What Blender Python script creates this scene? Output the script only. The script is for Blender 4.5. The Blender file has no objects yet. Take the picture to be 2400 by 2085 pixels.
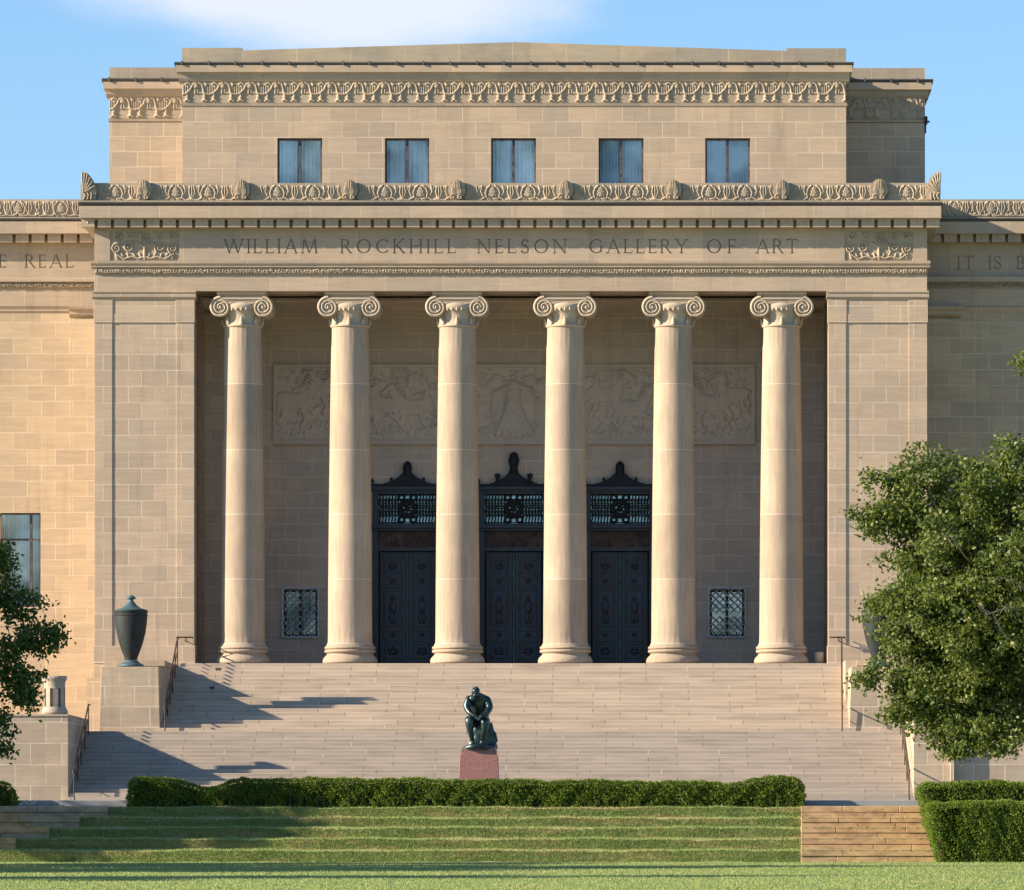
import bpy, bmesh, math, random
import numpy as np
from mathutils import Vector, Matrix
from mathutils.geometry import delaunay_2d_cdt
random.seed(7); rng = np.random.default_rng(7)
C = bpy.context.scene.collection
SC = bpy.context.scene
R = math.radians
# ------------------------------------------------------------------ camera
F = 14000.0; VX = 1480.0; VY = 2000.0; D0 = 200.0
cam_d = bpy.data.cameras.new("camera"); cam = bpy.data.objects.new("camera", cam_d); C.objects.link(cam)
cam.location = (0, -D0, 0); cam.rotation_euler = (R(90), 0, 0)
cam_d.sensor_width = 36; cam_d.lens = F/2400*36
cam_d.shift_x = (1200-VX)/2400; cam_d.shift_y = (VY-1042.5)/2400
cam_d.clip_start = 1; cam_d.clip_end = 8000
SC.camera = cam
# ------------------------------------------------------------------ world and sun
SUN_TH = 15.0; SUN_EL = 22.0     # angle off the facade plane, elevation
sdir = Vector((-math.cos(R(SUN_TH))*math.cos(R(SUN_EL)), -math.sin(R(SUN_TH))*math.cos(R(SUN_EL)), math.sin(R(SUN_EL))))
W = bpy.data.worlds.new("World"); SC.world = W; W.use_nodes = True
nt = W.node_tree; nt.nodes.clear()
def wn(t, **k):
    n = nt.nodes.new(t)
    for a, b in k.items(): setattr(n, a, b)
    return n
out = wn('ShaderNodeOutputWorld'); bg = wn('ShaderNodeBackground'); nt.links.new(bg.outputs[0], out.inputs[0])
sky = wn('ShaderNodeTexSky', sky_type='NISHITA', sun_disc=False, sun_elevation=R(SUN_EL),
         sun_rotation=math.atan2(sdir.x, sdir.y), altitude=200, air_density=1.0, dust_density=0.3, ozone_density=2.5)
tc = wn('ShaderNodeTexCoord')
# a soft bank of white cloud, low in the sky behind the building
mp = wn('ShaderNodeMapping'); mp.inputs['Scale'].default_value = (9, 9, 24); mp.inputs['Location'].default_value = (1.3, 0, .4)
nz = wn('ShaderNodeTexNoise'); nz.inputs['Scale'].default_value = 2.0; nz.inputs['Detail'].default_value = 6; nz.inputs['Roughness'].default_value = .5
nt.links.new(tc.outputs['Generated'], mp.inputs[0]); nt.links.new(mp.outputs[0], nz.inputs['Vector'])
sep = wn('ShaderNodeSeparateXYZ'); nt.links.new(tc.outputs['Generated'], sep.inputs[0])
def wmath(op, a, b=None, c=None):
    n = wn('ShaderNodeMath', operation=op)
    for i, v in enumerate((a, b, c)):
        if v is None: continue
        if isinstance(v, (int, float)): n.inputs[i].default_value = v
        else: nt.links.new(v, n.inputs[i])
    return n.outputs[0]
# cloud bank centred on azimuth/elevation (x, z of the view direction)
cx = (800-VX)/F; cz = (VY-(-70))/F
ex = wmath('DIVIDE', wmath('SUBTRACT', sep.outputs[0], cx), .054)
ez = wmath('DIVIDE', wmath('SUBTRACT', sep.outputs[2], cz), .0215)
rr = wmath('SQRT', wmath('ADD', wmath('MULTIPLY', ex, ex), wmath('MULTIPLY', ez, ez)))
mask = wmath('ADD', wmath('SUBTRACT', 1.0, rr), wmath('MULTIPLY', wmath('SUBTRACT', nz.outputs[0], .5), 1.5))
ramp = wn('ShaderNodeValToRGB'); ramp.color_ramp.interpolation = 'EASE'
ramp.color_ramp.elements[0].position = -0.0; ramp.color_ramp.elements[0].color = (0, 0, 0, 1)
ramp.color_ramp.elements[1].position = .7; ramp.color_ramp.elements[1].color = (1, 1, 1, 1)
nt.links.new(mask, ramp.inputs[0])
mix = wn('ShaderNodeMix', data_type='RGBA')
tint = wn('ShaderNodeMix', data_type='RGBA', blend_type='MULTIPLY'); tint.inputs[0].default_value = 1
nt.links.new(sky.outputs[0], tint.inputs[6]); tint.inputs[7].default_value = (.83, 1.0, 1.20, 1)
cloud_f = wmath('MULTIPLY', ramp.outputs[0], .92)
nt.links.new(cloud_f, mix.inputs[0]); nt.links.new(tint.outputs[2], mix.inputs[6])
mix.inputs[7].default_value = (5.3, 5.6, 6.6, 1)
nt.links.new(mix.outputs[2], bg.inputs[0]); bg.inputs[1].default_value = .064
sl = bpy.data.lights.new("sun", 'SUN'); sl.energy = 4.6; sl.angle = R(.5); sl.color = (1, .825, .62)
so = bpy.data.objects.new("sun", sl); C.objects.link(so)
so.rotation_euler = sdir.to_track_quat('Z', 'Y').to_euler()
SC.view_settings.view_transform = 'Standard'; SC.view_settings.look = 'None'
SC.view_settings.exposure = 1.36; SC.view_settings.gamma = 1
SC.render.engine = 'CYCLES'
SC.cycles.max_bounces = 6; SC.cycles.diffuse_bounces = 4; SC.cycles.transparent_max_bounces = 8
# ------------------------------------------------------------------ helpers
def X(px, y=0.): return (px-VX)*(D0+y)/F
def Z(py, y=0.): return (VY-py)*(D0+y)/F
class MB:
    def __init__(s): s.v = []; s.f = []; s.sm = []
    def add(s, vs, fs, smooth=False):
        o = len(s.v); s.v += [tuple(p) for p in vs]; s.f += [tuple(i+o for i in f) for f in fs]; s.sm += [smooth]*len(fs); return s
    def box(s, x0, x1, y0, y1, z0, z1):
        if x0 > x1: x0, x1 = x1, x0
        if y0 > y1: y0, y1 = y1, y0
        if z0 > z1: z0, z1 = z1, z0
        v = [(x0,y0,z0),(x1,y0,z0),(x1,y1,z0),(x0,y1,z0),(x0,y0,z1),(x1,y0,z1),(x1,y1,z1),(x0,y1,z1)]
        return s.add(v, [(0,3,2,1),(4,5,6,7),(0,1,5,4),(1,2,6,5),(2,3,7,6),(3,0,4,7)])
    def pbox(s, px0, px1, py0, py1, yf, yb):      # front face spans photo pixels at depth yf
        return s.box(X(px0, yf), X(px1, yf), yf, yb, Z(py0, yf), Z(py1, yf))
    def extrude_x(s, prof, x0, x1, smooth=False):  # prof: closed list of (y,z)
        n = len(prof)
        v = [(x0, y, z) for y, z in prof]+[(x1, y, z) for y, z in prof]
        f = [(i, (i+1) % n, n+(i+1) % n, n+i) for i in range(n)]
        s.add(v, f, smooth); s.add(v, [tuple(range(n))[::-1], tuple(range(n, 2*n))]); return s
    def extrude_y(s, poly, y0, y1):                # poly: closed list of (x,z)
        n = len(poly)
        v = [(x, y0, z) for x, z in poly]+[(x, y1, z) for x, z in poly]
        s.add(v, [(i, (i+1) % n, n+(i+1) % n, n+i) for i in range(n)])
        s.add(v, [tuple(range(n))[::-1], tuple(range(n, 2*n))]); return s
    def lathe(s, prof, c=(0, 0, 0), seg=32, smooth=True, caps=True):   # prof (r,z)
        v = []; n = len(prof)
        for r, z in prof:
            for k in range(seg):
                a = 2*math.pi*k/seg; v.append((c[0]+r*math.cos(a), c[1]+r*math.sin(a), c[2]+z))
        f = [(i*seg+k, i*seg+(k+1) % seg, (i+1)*seg+(k+1) % seg, (i+1)*seg+k) for i in range(n-1) for k in range(seg)]
        s.add(v, f, smooth)
        if caps: s.add(v, [tuple(range(seg))[::-1], tuple((n-1)*seg+k for k in range(seg))])
        return s
    def tube(s, pts, r, seg=8, smooth=True, caps=True):
        pts = [Vector(p) for p in pts]; n = len(pts)
        rs = r if isinstance(r, (list, tuple)) else [r]*n
        v = []; prev = None
        for i, p in enumerate(pts):
            t = (pts[min(i+1, n-1)]-pts[max(i-1, 0)]).normalized()
            a = prev if prev is not None else (Vector((0, 0, 1)) if abs(t.z) < .9 else Vector((1, 0, 0)))
            u = (a-t*a.dot(t)).normalized(); prev = u; w = t.cross(u)
            for k in range(seg):
                q = 2*math.pi*k/seg; v.append(p+(u*math.cos(q)+w*math.sin(q))*rs[i])
        s.add(v, [(i*seg+k, i*seg+(k+1) % seg, (i+1)*seg+(k+1) % seg, (i+1)*seg+k) for i in range(n-1) for k in range(seg)], smooth)
        if caps: s.add(v, [tuple(range(seg))[::-1], tuple((n-1)*seg+k for k in range(seg))])
        return s
    def ball(s, c, rx, ry=None, rz=None, seg=14, rings=8):
        ry = ry or rx; rz = rz or rx; v = []
        for i in range(rings+1):
            ph = math.pi*i/rings
            for k in range(seg):
                a = 2*math.pi*k/seg
                v.append((c[0]+rx*math.sin(ph)*math.cos(a), c[1]+ry*math.sin(ph)*math.sin(a), c[2]+rz*math.cos(ph)))
        return s.add(v, [(i*seg+k, (i+1)*seg+k, (i+1)*seg+(k+1) % seg, i*seg+(k+1) % seg) for i in range(rings) for k in range(seg)], True)
    def mesh(s, name):
        m = bpy.data.meshes.new(name); m.from_pydata(s.v, [], s.f)
        m.polygons.foreach_set('use_smooth', s.sm); m.update(); return m
    def build(s, name, mat, parent=None, bevel=0):
        o = bpy.data.objects.new(name, s.mesh(name)); C.objects.link(o)
        if mat: o.data.materials.append(mat)
        if parent: o.parent = parent; o.matrix_parent_inverse = pinv(parent)
        if bevel:
            b = o.modifiers.new('bevel', 'BEVEL'); b.width = bevel; b.segments = 1; b.limit_method = 'ANGLE'; b.angle_limit = R(40)
        return o
def pinv(p):   # parts are modelled in world coordinates: undo the parent's own place
    m = Matrix.Translation(p.location)
    q = p
    while q.parent: q = q.parent; m = Matrix.Translation(q.location) @ m
    return m.inverted() if p.type == 'EMPTY' else Matrix()
def tag(o, label=None, cat=None, group=None, kind=None):
    if label: o['label'] = label
    if cat: o['category'] = cat
    if group: o['group'] = group
    if kind: o['kind'] = kind
    return o
def empty(name, loc, label=None, cat=None, group=None):
    o = bpy.data.objects.new(name, None); C.objects.link(o); o.location = loc; o.empty_display_size = .3
    return tag(o, label, cat, group)
def copy_tree(o, parent=None):
    c = o.copy(); C.objects.link(c)
    if parent: inv = o.matrix_parent_inverse.copy(); c.parent = parent; c.matrix_parent_inverse = inv
    for ch in [q for q in bpy.data.objects if q.parent == o]: copy_tree(ch, c)
    return c
def grid_obj(name, P, mat, parent=None, smooth=True):   # P: (ny,nx,3) array
    ny, nx, _ = P.shape
    idx = np.arange(ny*nx).reshape(ny, nx)
    q = np.stack([idx[:-1, :-1], idx[1:, :-1], idx[1:, 1:], idx[:-1, 1:]], -1).reshape(-1, 4)
    return raw_obj(name, P.reshape(-1, 3), q, mat, parent, smooth)
def raw_obj(name, V, Q, mat, parent=None, smooth=False):
    k = Q.shape[1]; m = bpy.data.meshes.new(name)
    m.vertices.add(len(V)); m.vertices.foreach_set('co', np.ascontiguousarray(V, dtype=np.float32).ravel())
    m.loops.add(Q.size); m.loops.foreach_set('vertex_index', np.ascontiguousarray(Q, dtype=np.int32).ravel())
    m.polygons.add(len(Q)); m.polygons.foreach_set('loop_start', np.arange(0, Q.size, k, dtype=np.int32))
    m.polygons.foreach_set('use_smooth', np.full(len(Q), smooth)); m.update(calc_edges=True)
    o = bpy.data.objects.new(name, m); C.objects.link(o); m.materials.append(mat)
    if parent: o.parent = parent; o.matrix_parent_inverse = pinv(parent)
    return o
class Field:      # carved relief: strokes laid on a fine grid, in photo pixel units on a plane at depth y
    def __init__(s, x0, x1, y0, y1, yw, step=1.4):
        s.nx = int((x1-x0)/step)+1; s.ny = int((y1-y0)/step)+1
        s.x = np.linspace(x0, x1, s.nx); s.y = np.linspace(y0, y1, s.ny); s.yw = yw
        s.H = np.zeros((s.ny, s.nx)); s.GX, s.GY = np.meshgrid(s.x, s.y)
    def stroke(s, pts, r, h, r2=None, flat=.5, sub=False):
        n = len(pts)-1 if len(pts) > 1 else 1; r2 = r if r2 is None else r2
        for i in range(n):
            a = pts[i]; b = pts[min(i+1, len(pts)-1)]
            ra = r+(r2-r)*i/n; rb = r+(r2-r)*(i+1)/n; m = max(ra, rb)+2
            ix = np.searchsorted(s.x, [min(a[0], b[0])-m, max(a[0], b[0])+m]); iy = np.searchsorted(s.y, [min(a[1], b[1])-m, max(a[1], b[1])+m])
            if ix[0] == ix[1] or iy[0] == iy[1]: continue
            sl = (slice(iy[0], iy[1]), slice(ix[0], ix[1]))
            gx = s.GX[sl]-a[0]; gy = s.GY[sl]-a[1]; dx = b[0]-a[0]; dy = b[1]-a[1]; L = dx*dx+dy*dy
            t = np.clip((gx*dx+gy*dy)/L, 0, 1) if L > 1e-9 else 0*gx
            d = np.hypot(gx-t*dx, gy-t*dy)/np.maximum(ra+(rb-ra)*t, .1)
            p = np.clip(1-d*d, 0, 1)**flat*h
            s.H[sl] = np.minimum(s.H[sl], -p*np.sign(h)*np.sign(h)) if sub else np.maximum(s.H[sl], p)
        return s
    def spiral(s, cx, cy, r0, turns, a0, dirn, w, h, n=26, r1=.12):
        pts = []
        for i in range(n+1):
            t = i/n; a = a0+dirn*turns*2*math.pi*t; r = r0*(1-t)+r0*r1*t
            pts.append((cx+r*math.cos(a), cy+r*math.sin(a)))
        return s.stroke(pts, w, h, w*.7)
    def build(s, name, mat, parent, smooth=True):
        k = (D0+s.yw)/F
        H = s.H.copy(); H[0] = H[-1] = 0; H[:, 0] = H[:, -1] = 0
        P = np.stack([(s.GX-VX)*k, s.yw-H, (VY-s.GY)*k], -1)
        return grid_obj(name, P, mat, parent, smooth)
# ------------------------------------------------------------------ materials
def mat_new(name):
    m = bpy.data.materials.new(name); m.use_nodes = True; t = m.node_tree
    b = t.nodes['Principled BSDF']; return m, t, b
def N(t, ty, ins=None, **k):
    n = t.nodes.new(ty)
    for a, v in k.items(): setattr(n, a, v)
    for a, v in (ins or {}).items():
        if hasattr(v, 'is_output') or isinstance(v, bpy.types.NodeSocket): t.links.new(v, n.inputs[a])
        else: n.inputs[a].default_value = v
    return n
def M(t, op, a, b=0.0, c=0.0):
    n = t.nodes.new('ShaderNodeMath'); n.operation = op
    for i, v in enumerate((a, b, c)):
        if isinstance(v, bpy.types.NodeSocket): t.links.new(v, n.inputs[i])
        else: n.inputs[i].default_value = v
    return n.outputs[0]
def mixc(t, f, a, b, bt='MIX'):
    n = t.nodes.new('ShaderNodeMix'); n.data_type = 'RGBA'; n.blend_type = bt
    for i, v in ((0, f), (6, a), (7, b)):
        if isinstance(v, bpy.types.NodeSocket): t.links.new(v, n.inputs[i])
        else: n.inputs[i].default_value = v if not isinstance(v, tuple) or len(v) == 4 else (*v, 1)
    return n.outputs[2]
def ramp2(t, src, p0, p1):
    n = N(t, 'ShaderNodeMapRange', {0: src, 1: p0, 2: p1}); n.interpolation_type = 'SMOOTHSTEP'; return n.outputs[0]
def stone(name, c1=(.465, .362, .282), c2=(.405, .318, .25), mortar=(.62, .52, .43), bw=.9, rh=.541, off=(0, 0), ms=.013,
          offset=.5, mfac=.8, stain=.35, grain=.5, bump=.25, freq=2, streak=.55):
    tw = lambda c: (c[0]*1.05, c[1]*1.065, c[2]*1.02)
    c1, c2, mortar = tw(c1), tw(c2), tw(mortar)
    m, t, b = mat_new(name)
    g = N(t, 'ShaderNodeNewGeometry'); s = N(t, 'ShaderNodeSeparateXYZ', {0: g.outputs['Position']})
    u = M(t, 'ADD', s.outputs[0], s.outputs[1])
    warpn = N(t, 'ShaderNodeTexNoise', {'Vector': g.outputs['Position'], 'Scale': 1.3, 'Detail': 2})
    v = N(t, 'ShaderNodeCombineXYZ', {0: M(t, 'SUBTRACT', u, off[0]), 1: M(t, 'SUBTRACT', s.outputs[2], off[1]), 2: 0.0})
    col = c1
    if bw:
        br = N(t, 'ShaderNodeTexBrick', {'Vector': v.outputs[0], 'Color1': (0, 0, 0, 1), 'Color2': (1, 1, 1, 1), 'Mortar': (.5, .5, .5, 1),
               'Scale': 1.0, 'Mortar Size': ms, 'Mortar Smooth': .25, 'Bias': 0.0, 'Brick Width': bw, 'Row Height': rh})
        br.offset = offset; br.offset_frequency = freq
        rnd = M(t, 'MULTIPLY', br.outputs['Color'], 1.0)
        col = mixc(t, ramp2(t, br.outputs['Color'], .05, .95), c1, c2)
        third = mixc(t, 1.0, (c1[0]*1.03, c1[1]*.97, c1[2]*.88), (c1[0]*.95, c1[1]*.98, c1[2]*1.05))
        # a few greyer or pinker stones
        hue = N(t, 'ShaderNodeTexWhiteNoise', {'Vector': N(t, 'ShaderNodeCombineXYZ', {0: br.outputs['Color'], 1: 3.0, 2: 0.0}).outputs[0]}, noise_dimensions='3D')
        col = mixc(t, M(t, 'MULTIPLY', ramp2(t, hue.outputs[0], .6, .95), .5), col, (c2[0]*.90, c2[1]*.95, c2[2]*1.02))
    # streaky sedimentary grain, wide blotches, soot
    mp = N(t, 'ShaderNodeMapping', {'Vector': g.outputs['Position'], 'Scale': (.55, .55, 5.5)})
    n1 = N(t, 'ShaderNodeTexNoise', {'Vector': mp.outputs[0], 'Scale': 1.6, 'Detail': 6, 'Roughness': .62, 'Distortion': .6})
    col = mixc(t, grain, col, mixc(t, ramp2(t, n1.outputs[0], .34, .68), (.86, .855, .84), (1.10, 1.095, 1.08)), 'MULTIPLY')
    n2 = N(t, 'ShaderNodeTexNoise', {'Vector': g.outputs['Position'], 'Scale': .42, 'Detail': 5, 'Roughness': .6})
    col = mixc(t, stain, col, mixc(t, ramp2(t, n2.outputs[0], .38, .66), (.80, .82, .86), (1.08, 1.06, 1.0)), 'MULTIPLY')
    n3 = N(t, 'ShaderNodeTexNoise', {'Vector': g.outputs['Position'], 'Scale': 34, 'Detail': 3, 'Roughness': .7})
    col = mixc(t, .5, col, mixc(t, n3.outputs[0], (.86, .86, .86), (1.12, 1.12, 1.12)), 'MULTIPLY')
    n4 = N(t, 'ShaderNodeTexNoise', {'Vector': N(t, 'ShaderNodeMapping', {'Vector': g.outputs['Position'], 'Scale': (3.2, 3.2, .22)}).outputs[0], 'Scale': 1.0, 'Detail': 5, 'Roughness': .6})
    col = mixc(t, M(t, 'MULTIPLY', ramp2(t, n4.outputs[0], .52, .78), streak), col, mixc(t, 1., col, (.70, .70, .72), 'MULTIPLY'))
    if bw:
        brk = ramp2(t, N(t, 'ShaderNodeTexNoise', {'Vector': g.outputs['Position'], 'Scale': .8, 'Detail': 3}).outputs[0], .36, .60)
        fac = M(t, 'MULTIPLY', br.outputs['Fac'], M(t, 'MULTIPLY_ADD', brk, mfac*.65, mfac*.35))
        col = mixc(t, fac, col, mortar)
    t.links.new(col, b.inputs['Base Color']); b.inputs['Roughness'].default_value = .88
    b.inputs['Specular IOR Level'].default_value = .25
    h = n3.outputs[0]
    if bw: h = M(t, 'SUBTRACT', h, M(t, 'MULTIPLY', br.outputs['Fac'], 1.5))
    bp = N(t, 'ShaderNodeBump', {'Height': h, 'Strength': bump, 'Distance': .012}); t.links.new(bp.outputs[0], b.inputs['Normal'])
    return m
def simple(name, col, rough=.6, metal=0, var=.25, scale=3, col2=None, spec=.5, bump=0):
    m, t, b = mat_new(name); g = N(t, 'ShaderNodeNewGeometry')
    n = N(t, 'ShaderNodeTexNoise', {'Vector': g.outputs['Position'], 'Scale': scale, 'Detail': 6, 'Roughness': .65})
    c2 = col2 or tuple(c*(1-var) for c in col)
    t.links.new(mixc(t, ramp2(t, n.outputs[0], .38, .64), col, c2), b.inputs['Base Color'])
    b.inputs['Roughness'].default_value = rough; b.inputs['Metallic'].default_value = metal; b.inputs['Specular IOR Level'].default_value = spec
    if bump:
        n3 = N(t, 'ShaderNodeTexNoise', {'Vector': g.outputs['Position'], 'Scale': scale*9, 'Detail': 4})
        t.links.new(N(t, 'ShaderNodeBump', {'Height': n3.outputs[0], 'Strength': bump, 'Distance': .01}).outputs[0], b.inputs['Normal'])
    return m
RISE = (VY-1553)*(D0-.7)/F; RISE = (RISE-(VY-1712)*(D0-8.6)/F)/18
LIME = (.47, .365, .262); LIME2 = (.40, .32, .235)
S_pier = stone('limestone_ashlar_pier', bw=.875, off=(X(270)+.03, Z(793)))
S_wing = stone('limestone_ashlar_wing', c1=(.50, .385, .275), c2=(.44, .34, .25), bw=.97, off=(X(163, 4.9)+4.9, Z(793, 4.9)))
S_attic = stone('limestone_ashlar_attic', c1=(.465, .362, .275), c2=(.40, .32, .25), bw=.92, rh=.537, off=(X(427, 6)+6, Z(432, 6)), ms=.013)
S_back = stone('limestone_ashlar_porch', c1=(.58, .475, .405), c2=(.52, .43, .375), bw=.92, rh=.541, off=(X(700, 5.2)+5.2, Z(820, 5.2)), mfac=.7, mortar=(.76, .66, .58), ms=.014)
S_long = stone('limestone_long_blocks', bw=1.93, rh=4.0, off=(X(565), -.3), ms=.009, mfac=.6)
S_cor = stone('limestone_cornice', c1=(.465, .365, .285), bw=1.68, rh=4.0, off=(X(335), -.3), ms=.009, mfac=.6)
S_relief = stone('limestone_carved', c1=(.395, .32, .25), bw=0, stain=.6, grain=.7, bump=.3)
S_relief_back = stone('limestone_carved_porch', c1=(.60, .50, .43), bw=0, stain=.3, grain=.3, bump=.2)
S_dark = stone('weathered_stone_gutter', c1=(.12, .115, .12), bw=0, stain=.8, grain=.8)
S_para = stone('limestone_parapet_blocks', c1=(.41, .335, .26), c2=(.37, .31, .25), bw=1.86, rh=5, off=(X(567, 6)+6, 0), ms=.012, mfac=.7, stain=1.0)
def step_mat(name, c1, c2, zref, rise, u0):
    m, t, b = mat_new(name); g = N(t, 'ShaderNodeNewGeometry'); sp = N(t, 'ShaderNodeSeparateXYZ', {0: g.outputs['Position']})
    row = M(t, 'FLOOR', M(t, 'DIVIDE', M(t, 'SUBTRACT', sp.outputs[2], zref-.004), rise))
    jr = N(t, 'ShaderNodeTexWhiteNoise', {'W': row}, noise_dimensions='1D').outputs[0]
    u = M(t, 'ADD', M(t, 'DIVIDE', M(t, 'SUBTRACT', sp.outputs[0], u0), 2.24), M(t, 'ADD', M(t, 'MULTIPLY', M(t, 'MODULO', M(t, 'ABSOLUTE', row), 2.0), .40), M(t, 'MULTIPLY', M(t, 'GREATER_THAN', jr, .72), .22)))
    blk = N(t, 'ShaderNodeTexWhiteNoise', {'Vector': N(t, 'ShaderNodeCombineXYZ', {0: M(t, 'FLOOR', u), 1: row, 2: 0.0}).outputs[0]}, noise_dimensions='3D').outputs[0]
    col = mixc(t, ramp2(t, blk, 0., 1.), c1, c2)
    n1 = N(t, 'ShaderNodeTexNoise', {'Vector': N(t, 'ShaderNodeMapping', {'Vector': g.outputs['Position'], 'Scale': (.5, .5, 7)}).outputs[0], 'Scale': 1.3, 'Detail': 6, 'Roughness': .6})
    col = mixc(t, .6, col, mixc(t, ramp2(t, n1.outputs[0], .30, .60), (.74, .73, .71), (1.06, 1.06, 1.05)), 'MULTIPLY')
    n2 = N(t, 'ShaderNodeTexNoise', {'Vector': N(t, 'ShaderNodeMapping', {'Vector': g.outputs['Position'], 'Scale': (.35, .35, 1.2)}).outputs[0], 'Scale': 1.0, 'Detail': 7, 'Roughness': .7})
    col = mixc(t, M(t, 'MULTIPLY', ramp2(t, n2.outputs[0], .56, .74), .55), col, mixc(t, 1., col, (.66, .65, .66), 'MULTIPLY'))
    n3 = N(t, 'ShaderNodeTexNoise', {'Vector': g.outputs['Position'], 'Scale': 30, 'Detail': 3})
    col = mixc(t, .5, col, mixc(t, n3.outputs[0], (.84, .84, .84), (1.14, 1.14, 1.14)), 'MULTIPLY')
    j = M(t, 'LESS_THAN', M(t, 'FRACT', u), .0105)
    col = mixc(t, M(t, 'MULTIPLY', j, .7), col, mixc(t, M(t, 'GREATER_THAN', blk, .8), (.13, .11, .095), (.66, .58, .5)))
    t.links.new(col, b.inputs['Base Color']); b.inputs['Roughness'].default_value = .88; b.inputs['Specular IOR Level'].default_value = .25
    t.links.new(N(t, 'ShaderNodeBump', {'Height': n3.outputs[0], 'Strength': .25, 'Distance': .012}).outputs[0], b.inputs['Normal']); return m
RISE2 = ((VY-1712)*(D0-8.6)/F-((VY-1874)*(D0-22.)/F+.17))/17
S_step = step_mat('limestone_steps', (.475, .398, .315), (.415, .347, .278), (VY-1712)*(D0-8.6)/F, RISE, X(640, -7))
S_step_low = step_mat('grey_limestone_steps', (.395, .343, .290), (.35, .305, .260), (VY-1874)*(D0-22.)/F+.17, RISE2, X(585, -12))
S_cheek = stone('limestone_cheek_blocks', c1=(.44, .355, .27), c2=(.37, .30, .235), mortar=(.62, .54, .46), bw=.96, rh=.66, off=(X(237, -7)-7, Z(1607, -7)), ms=.014, stain=.7)
S_gold = None
S_granite = simple('grey_granite', (.33, .34, .36), .6, var=.35, scale=30)
S_col = None
def column_mat():
    m, t, b = mat_new('limestone_column_drums'); g = N(t, 'ShaderNodeNewGeometry'); s = N(t, 'ShaderNodeSeparateXYZ', {0: g.outputs['Position']})
    zz = M(t, 'DIVIDE', M(t, 'SUBTRACT', s.outputs[2], Z(1508)), 152/70.)
    fr = M(t, 'FRACT', zz); fl = M(t, 'FLOOR', zz); oid = M(t, 'FLOOR', M(t, 'DIVIDE', M(t, 'SUBTRACT', s.outputs[0], X(443)), 252.6/70))
    w = N(t, 'ShaderNodeTexWhiteNoise', {'Vector': N(t, 'ShaderNodeCombineXYZ', {0: fl, 1: oid, 2: 1.0}).outputs[0]}, noise_dimensions='3D')
    col = mixc(t, w.outputs[0], (.415, .34, .262), (.335, .275, .212))
    mp = N(t, 'ShaderNodeMapping', {'Vector': g.outputs['Position'], 'Scale': (3.4, 3.4, .35)})
    n1 = N(t, 'ShaderNodeTexNoise', {'Vector': mp.outputs[0], 'Scale': 3, 'Detail': 6, 'Roughness': .65})
    col = mixc(t, .6, col, mixc(t, ramp2(t, n1.outputs[0], .3, .7), (.80, .79, .77), (1.12, 1.12, 1.11)), 'MULTIPLY')
    n2 = N(t, 'ShaderNodeTexNoise', {'Vector': g.outputs['Position'], 'Scale': .7, 'Detail': 4})
    col = mixc(t, .5, col, mixc(t, ramp2(t, n2.outputs[0], .4, .65), (.85, .84, .84), (1.06, 1.05, 1.02)), 'MULTIPLY')
    j = M(t, 'LESS_THAN', fr, .012)
    col = mixc(t, M(t, 'MULTIPLY', j, .5), col, (.66, .56, .46))
    t.links.new(col, b.inputs['Base Color']); b.inputs['Roughness'].default_value = .85; b.inputs['Specular IOR Level'].default_value = .25
    n3 = N(t, 'ShaderNodeTexNoise', {'Vector': g.outputs['Position'], 'Scale': 30, 'Detail': 3})
    t.links.new(N(t, 'ShaderNodeBump', {'Height': n3.outputs[0], 'Strength': .25, 'Distance': .012}).outputs[0], b.inputs['Normal'])
    return m
S_col = column_mat()
def gold_mat():
    m, t, b = mat_new('golden_sandstone'); g = N(t, 'ShaderNodeNewGeometry')
    rp_ = N(t, 'ShaderNodeValToRGB', {0: g.outputs['Random Per Island']}); e = rp_.color_ramp.elements
    e[0].position = 0; e[0].color = (.40, .31, .21, 1); e[1].position = 1; e[1].color = (.47, .32, .15, 1)
    for p_, c_ in ((.25, (.26, .20, .145, 1)), (.5, (.42, .33, .22, 1)), (.72, (.33, .245, .18, 1))): q_ = e.new(p_); q_.color = c_
    n = N(t, 'ShaderNodeTexNoise', {'Vector': N(t, 'ShaderNodeMapping', {'Vector': g.outputs['Position'], 'Scale': (.8, 1, 1.6)}).outputs[0], 'Scale': 2.4, 'Detail': 9, 'Roughness': .72, 'Distortion': .3})
    col = mixc(t, .9, rp_.outputs[0], mixc(t, ramp2(t, n.outputs[0], .34, .60), (.62, .59, .58), (1.12, 1.12, 1.10)), 'MULTIPLY')
    t.links.new(col, b.inputs['Base Color']); b.inputs['Roughness'].default_value = .9
    t.links.new(N(t, 'ShaderNodeBump', {'Height': n.outputs[0], 'Strength': .4, 'Distance': .02}).outputs[0], b.inputs['Normal']); return m
S_gold = gold_mat()
BRZ = simple('dark_bronze', (.045, .062, .085), .38, .55, scale=4, col2=(.065, .052, .055), spec=.5, bump=.3)
BRZ_f = simple('dark_bronze_fittings', (.016, .018, .024), .5, .4, scale=5)
BRZ_red = simple('brown_bronze_panel', (.045, .028, .030), .5, .4, scale=1.8, col2=(.12, .065, .04))
PAT = simple('green_patina_bronze', (.030, .045, .054), .34, .75, scale=5, col2=(.06, .10, .10), bump=.25)
PAT_urn = simple('urn_patina_bronze', (.030, .031, .029), .62, .35, scale=3, col2=(.028, .044, .047), spec=.3, bump=.3)
VERD = simple('verdigris', (.06, .12, .14), .6, .2, scale=6, col2=(.05, .10, .12))
RAIL = simple('brown_painted_rail', (.07, .045, .035), .5, .3, scale=3)
PINK = simple('pink_granite', (.33, .165, .145), .45, 0, scale=26, col2=(.21, .105, .095))
PINK2 = simple('pink_granite_letter', (.52, .33, .30), .6, 0, scale=20)
GRILLE = simple('pale_painted_grille', (.72, .78, .80), .5, .2, scale=8)
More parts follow.
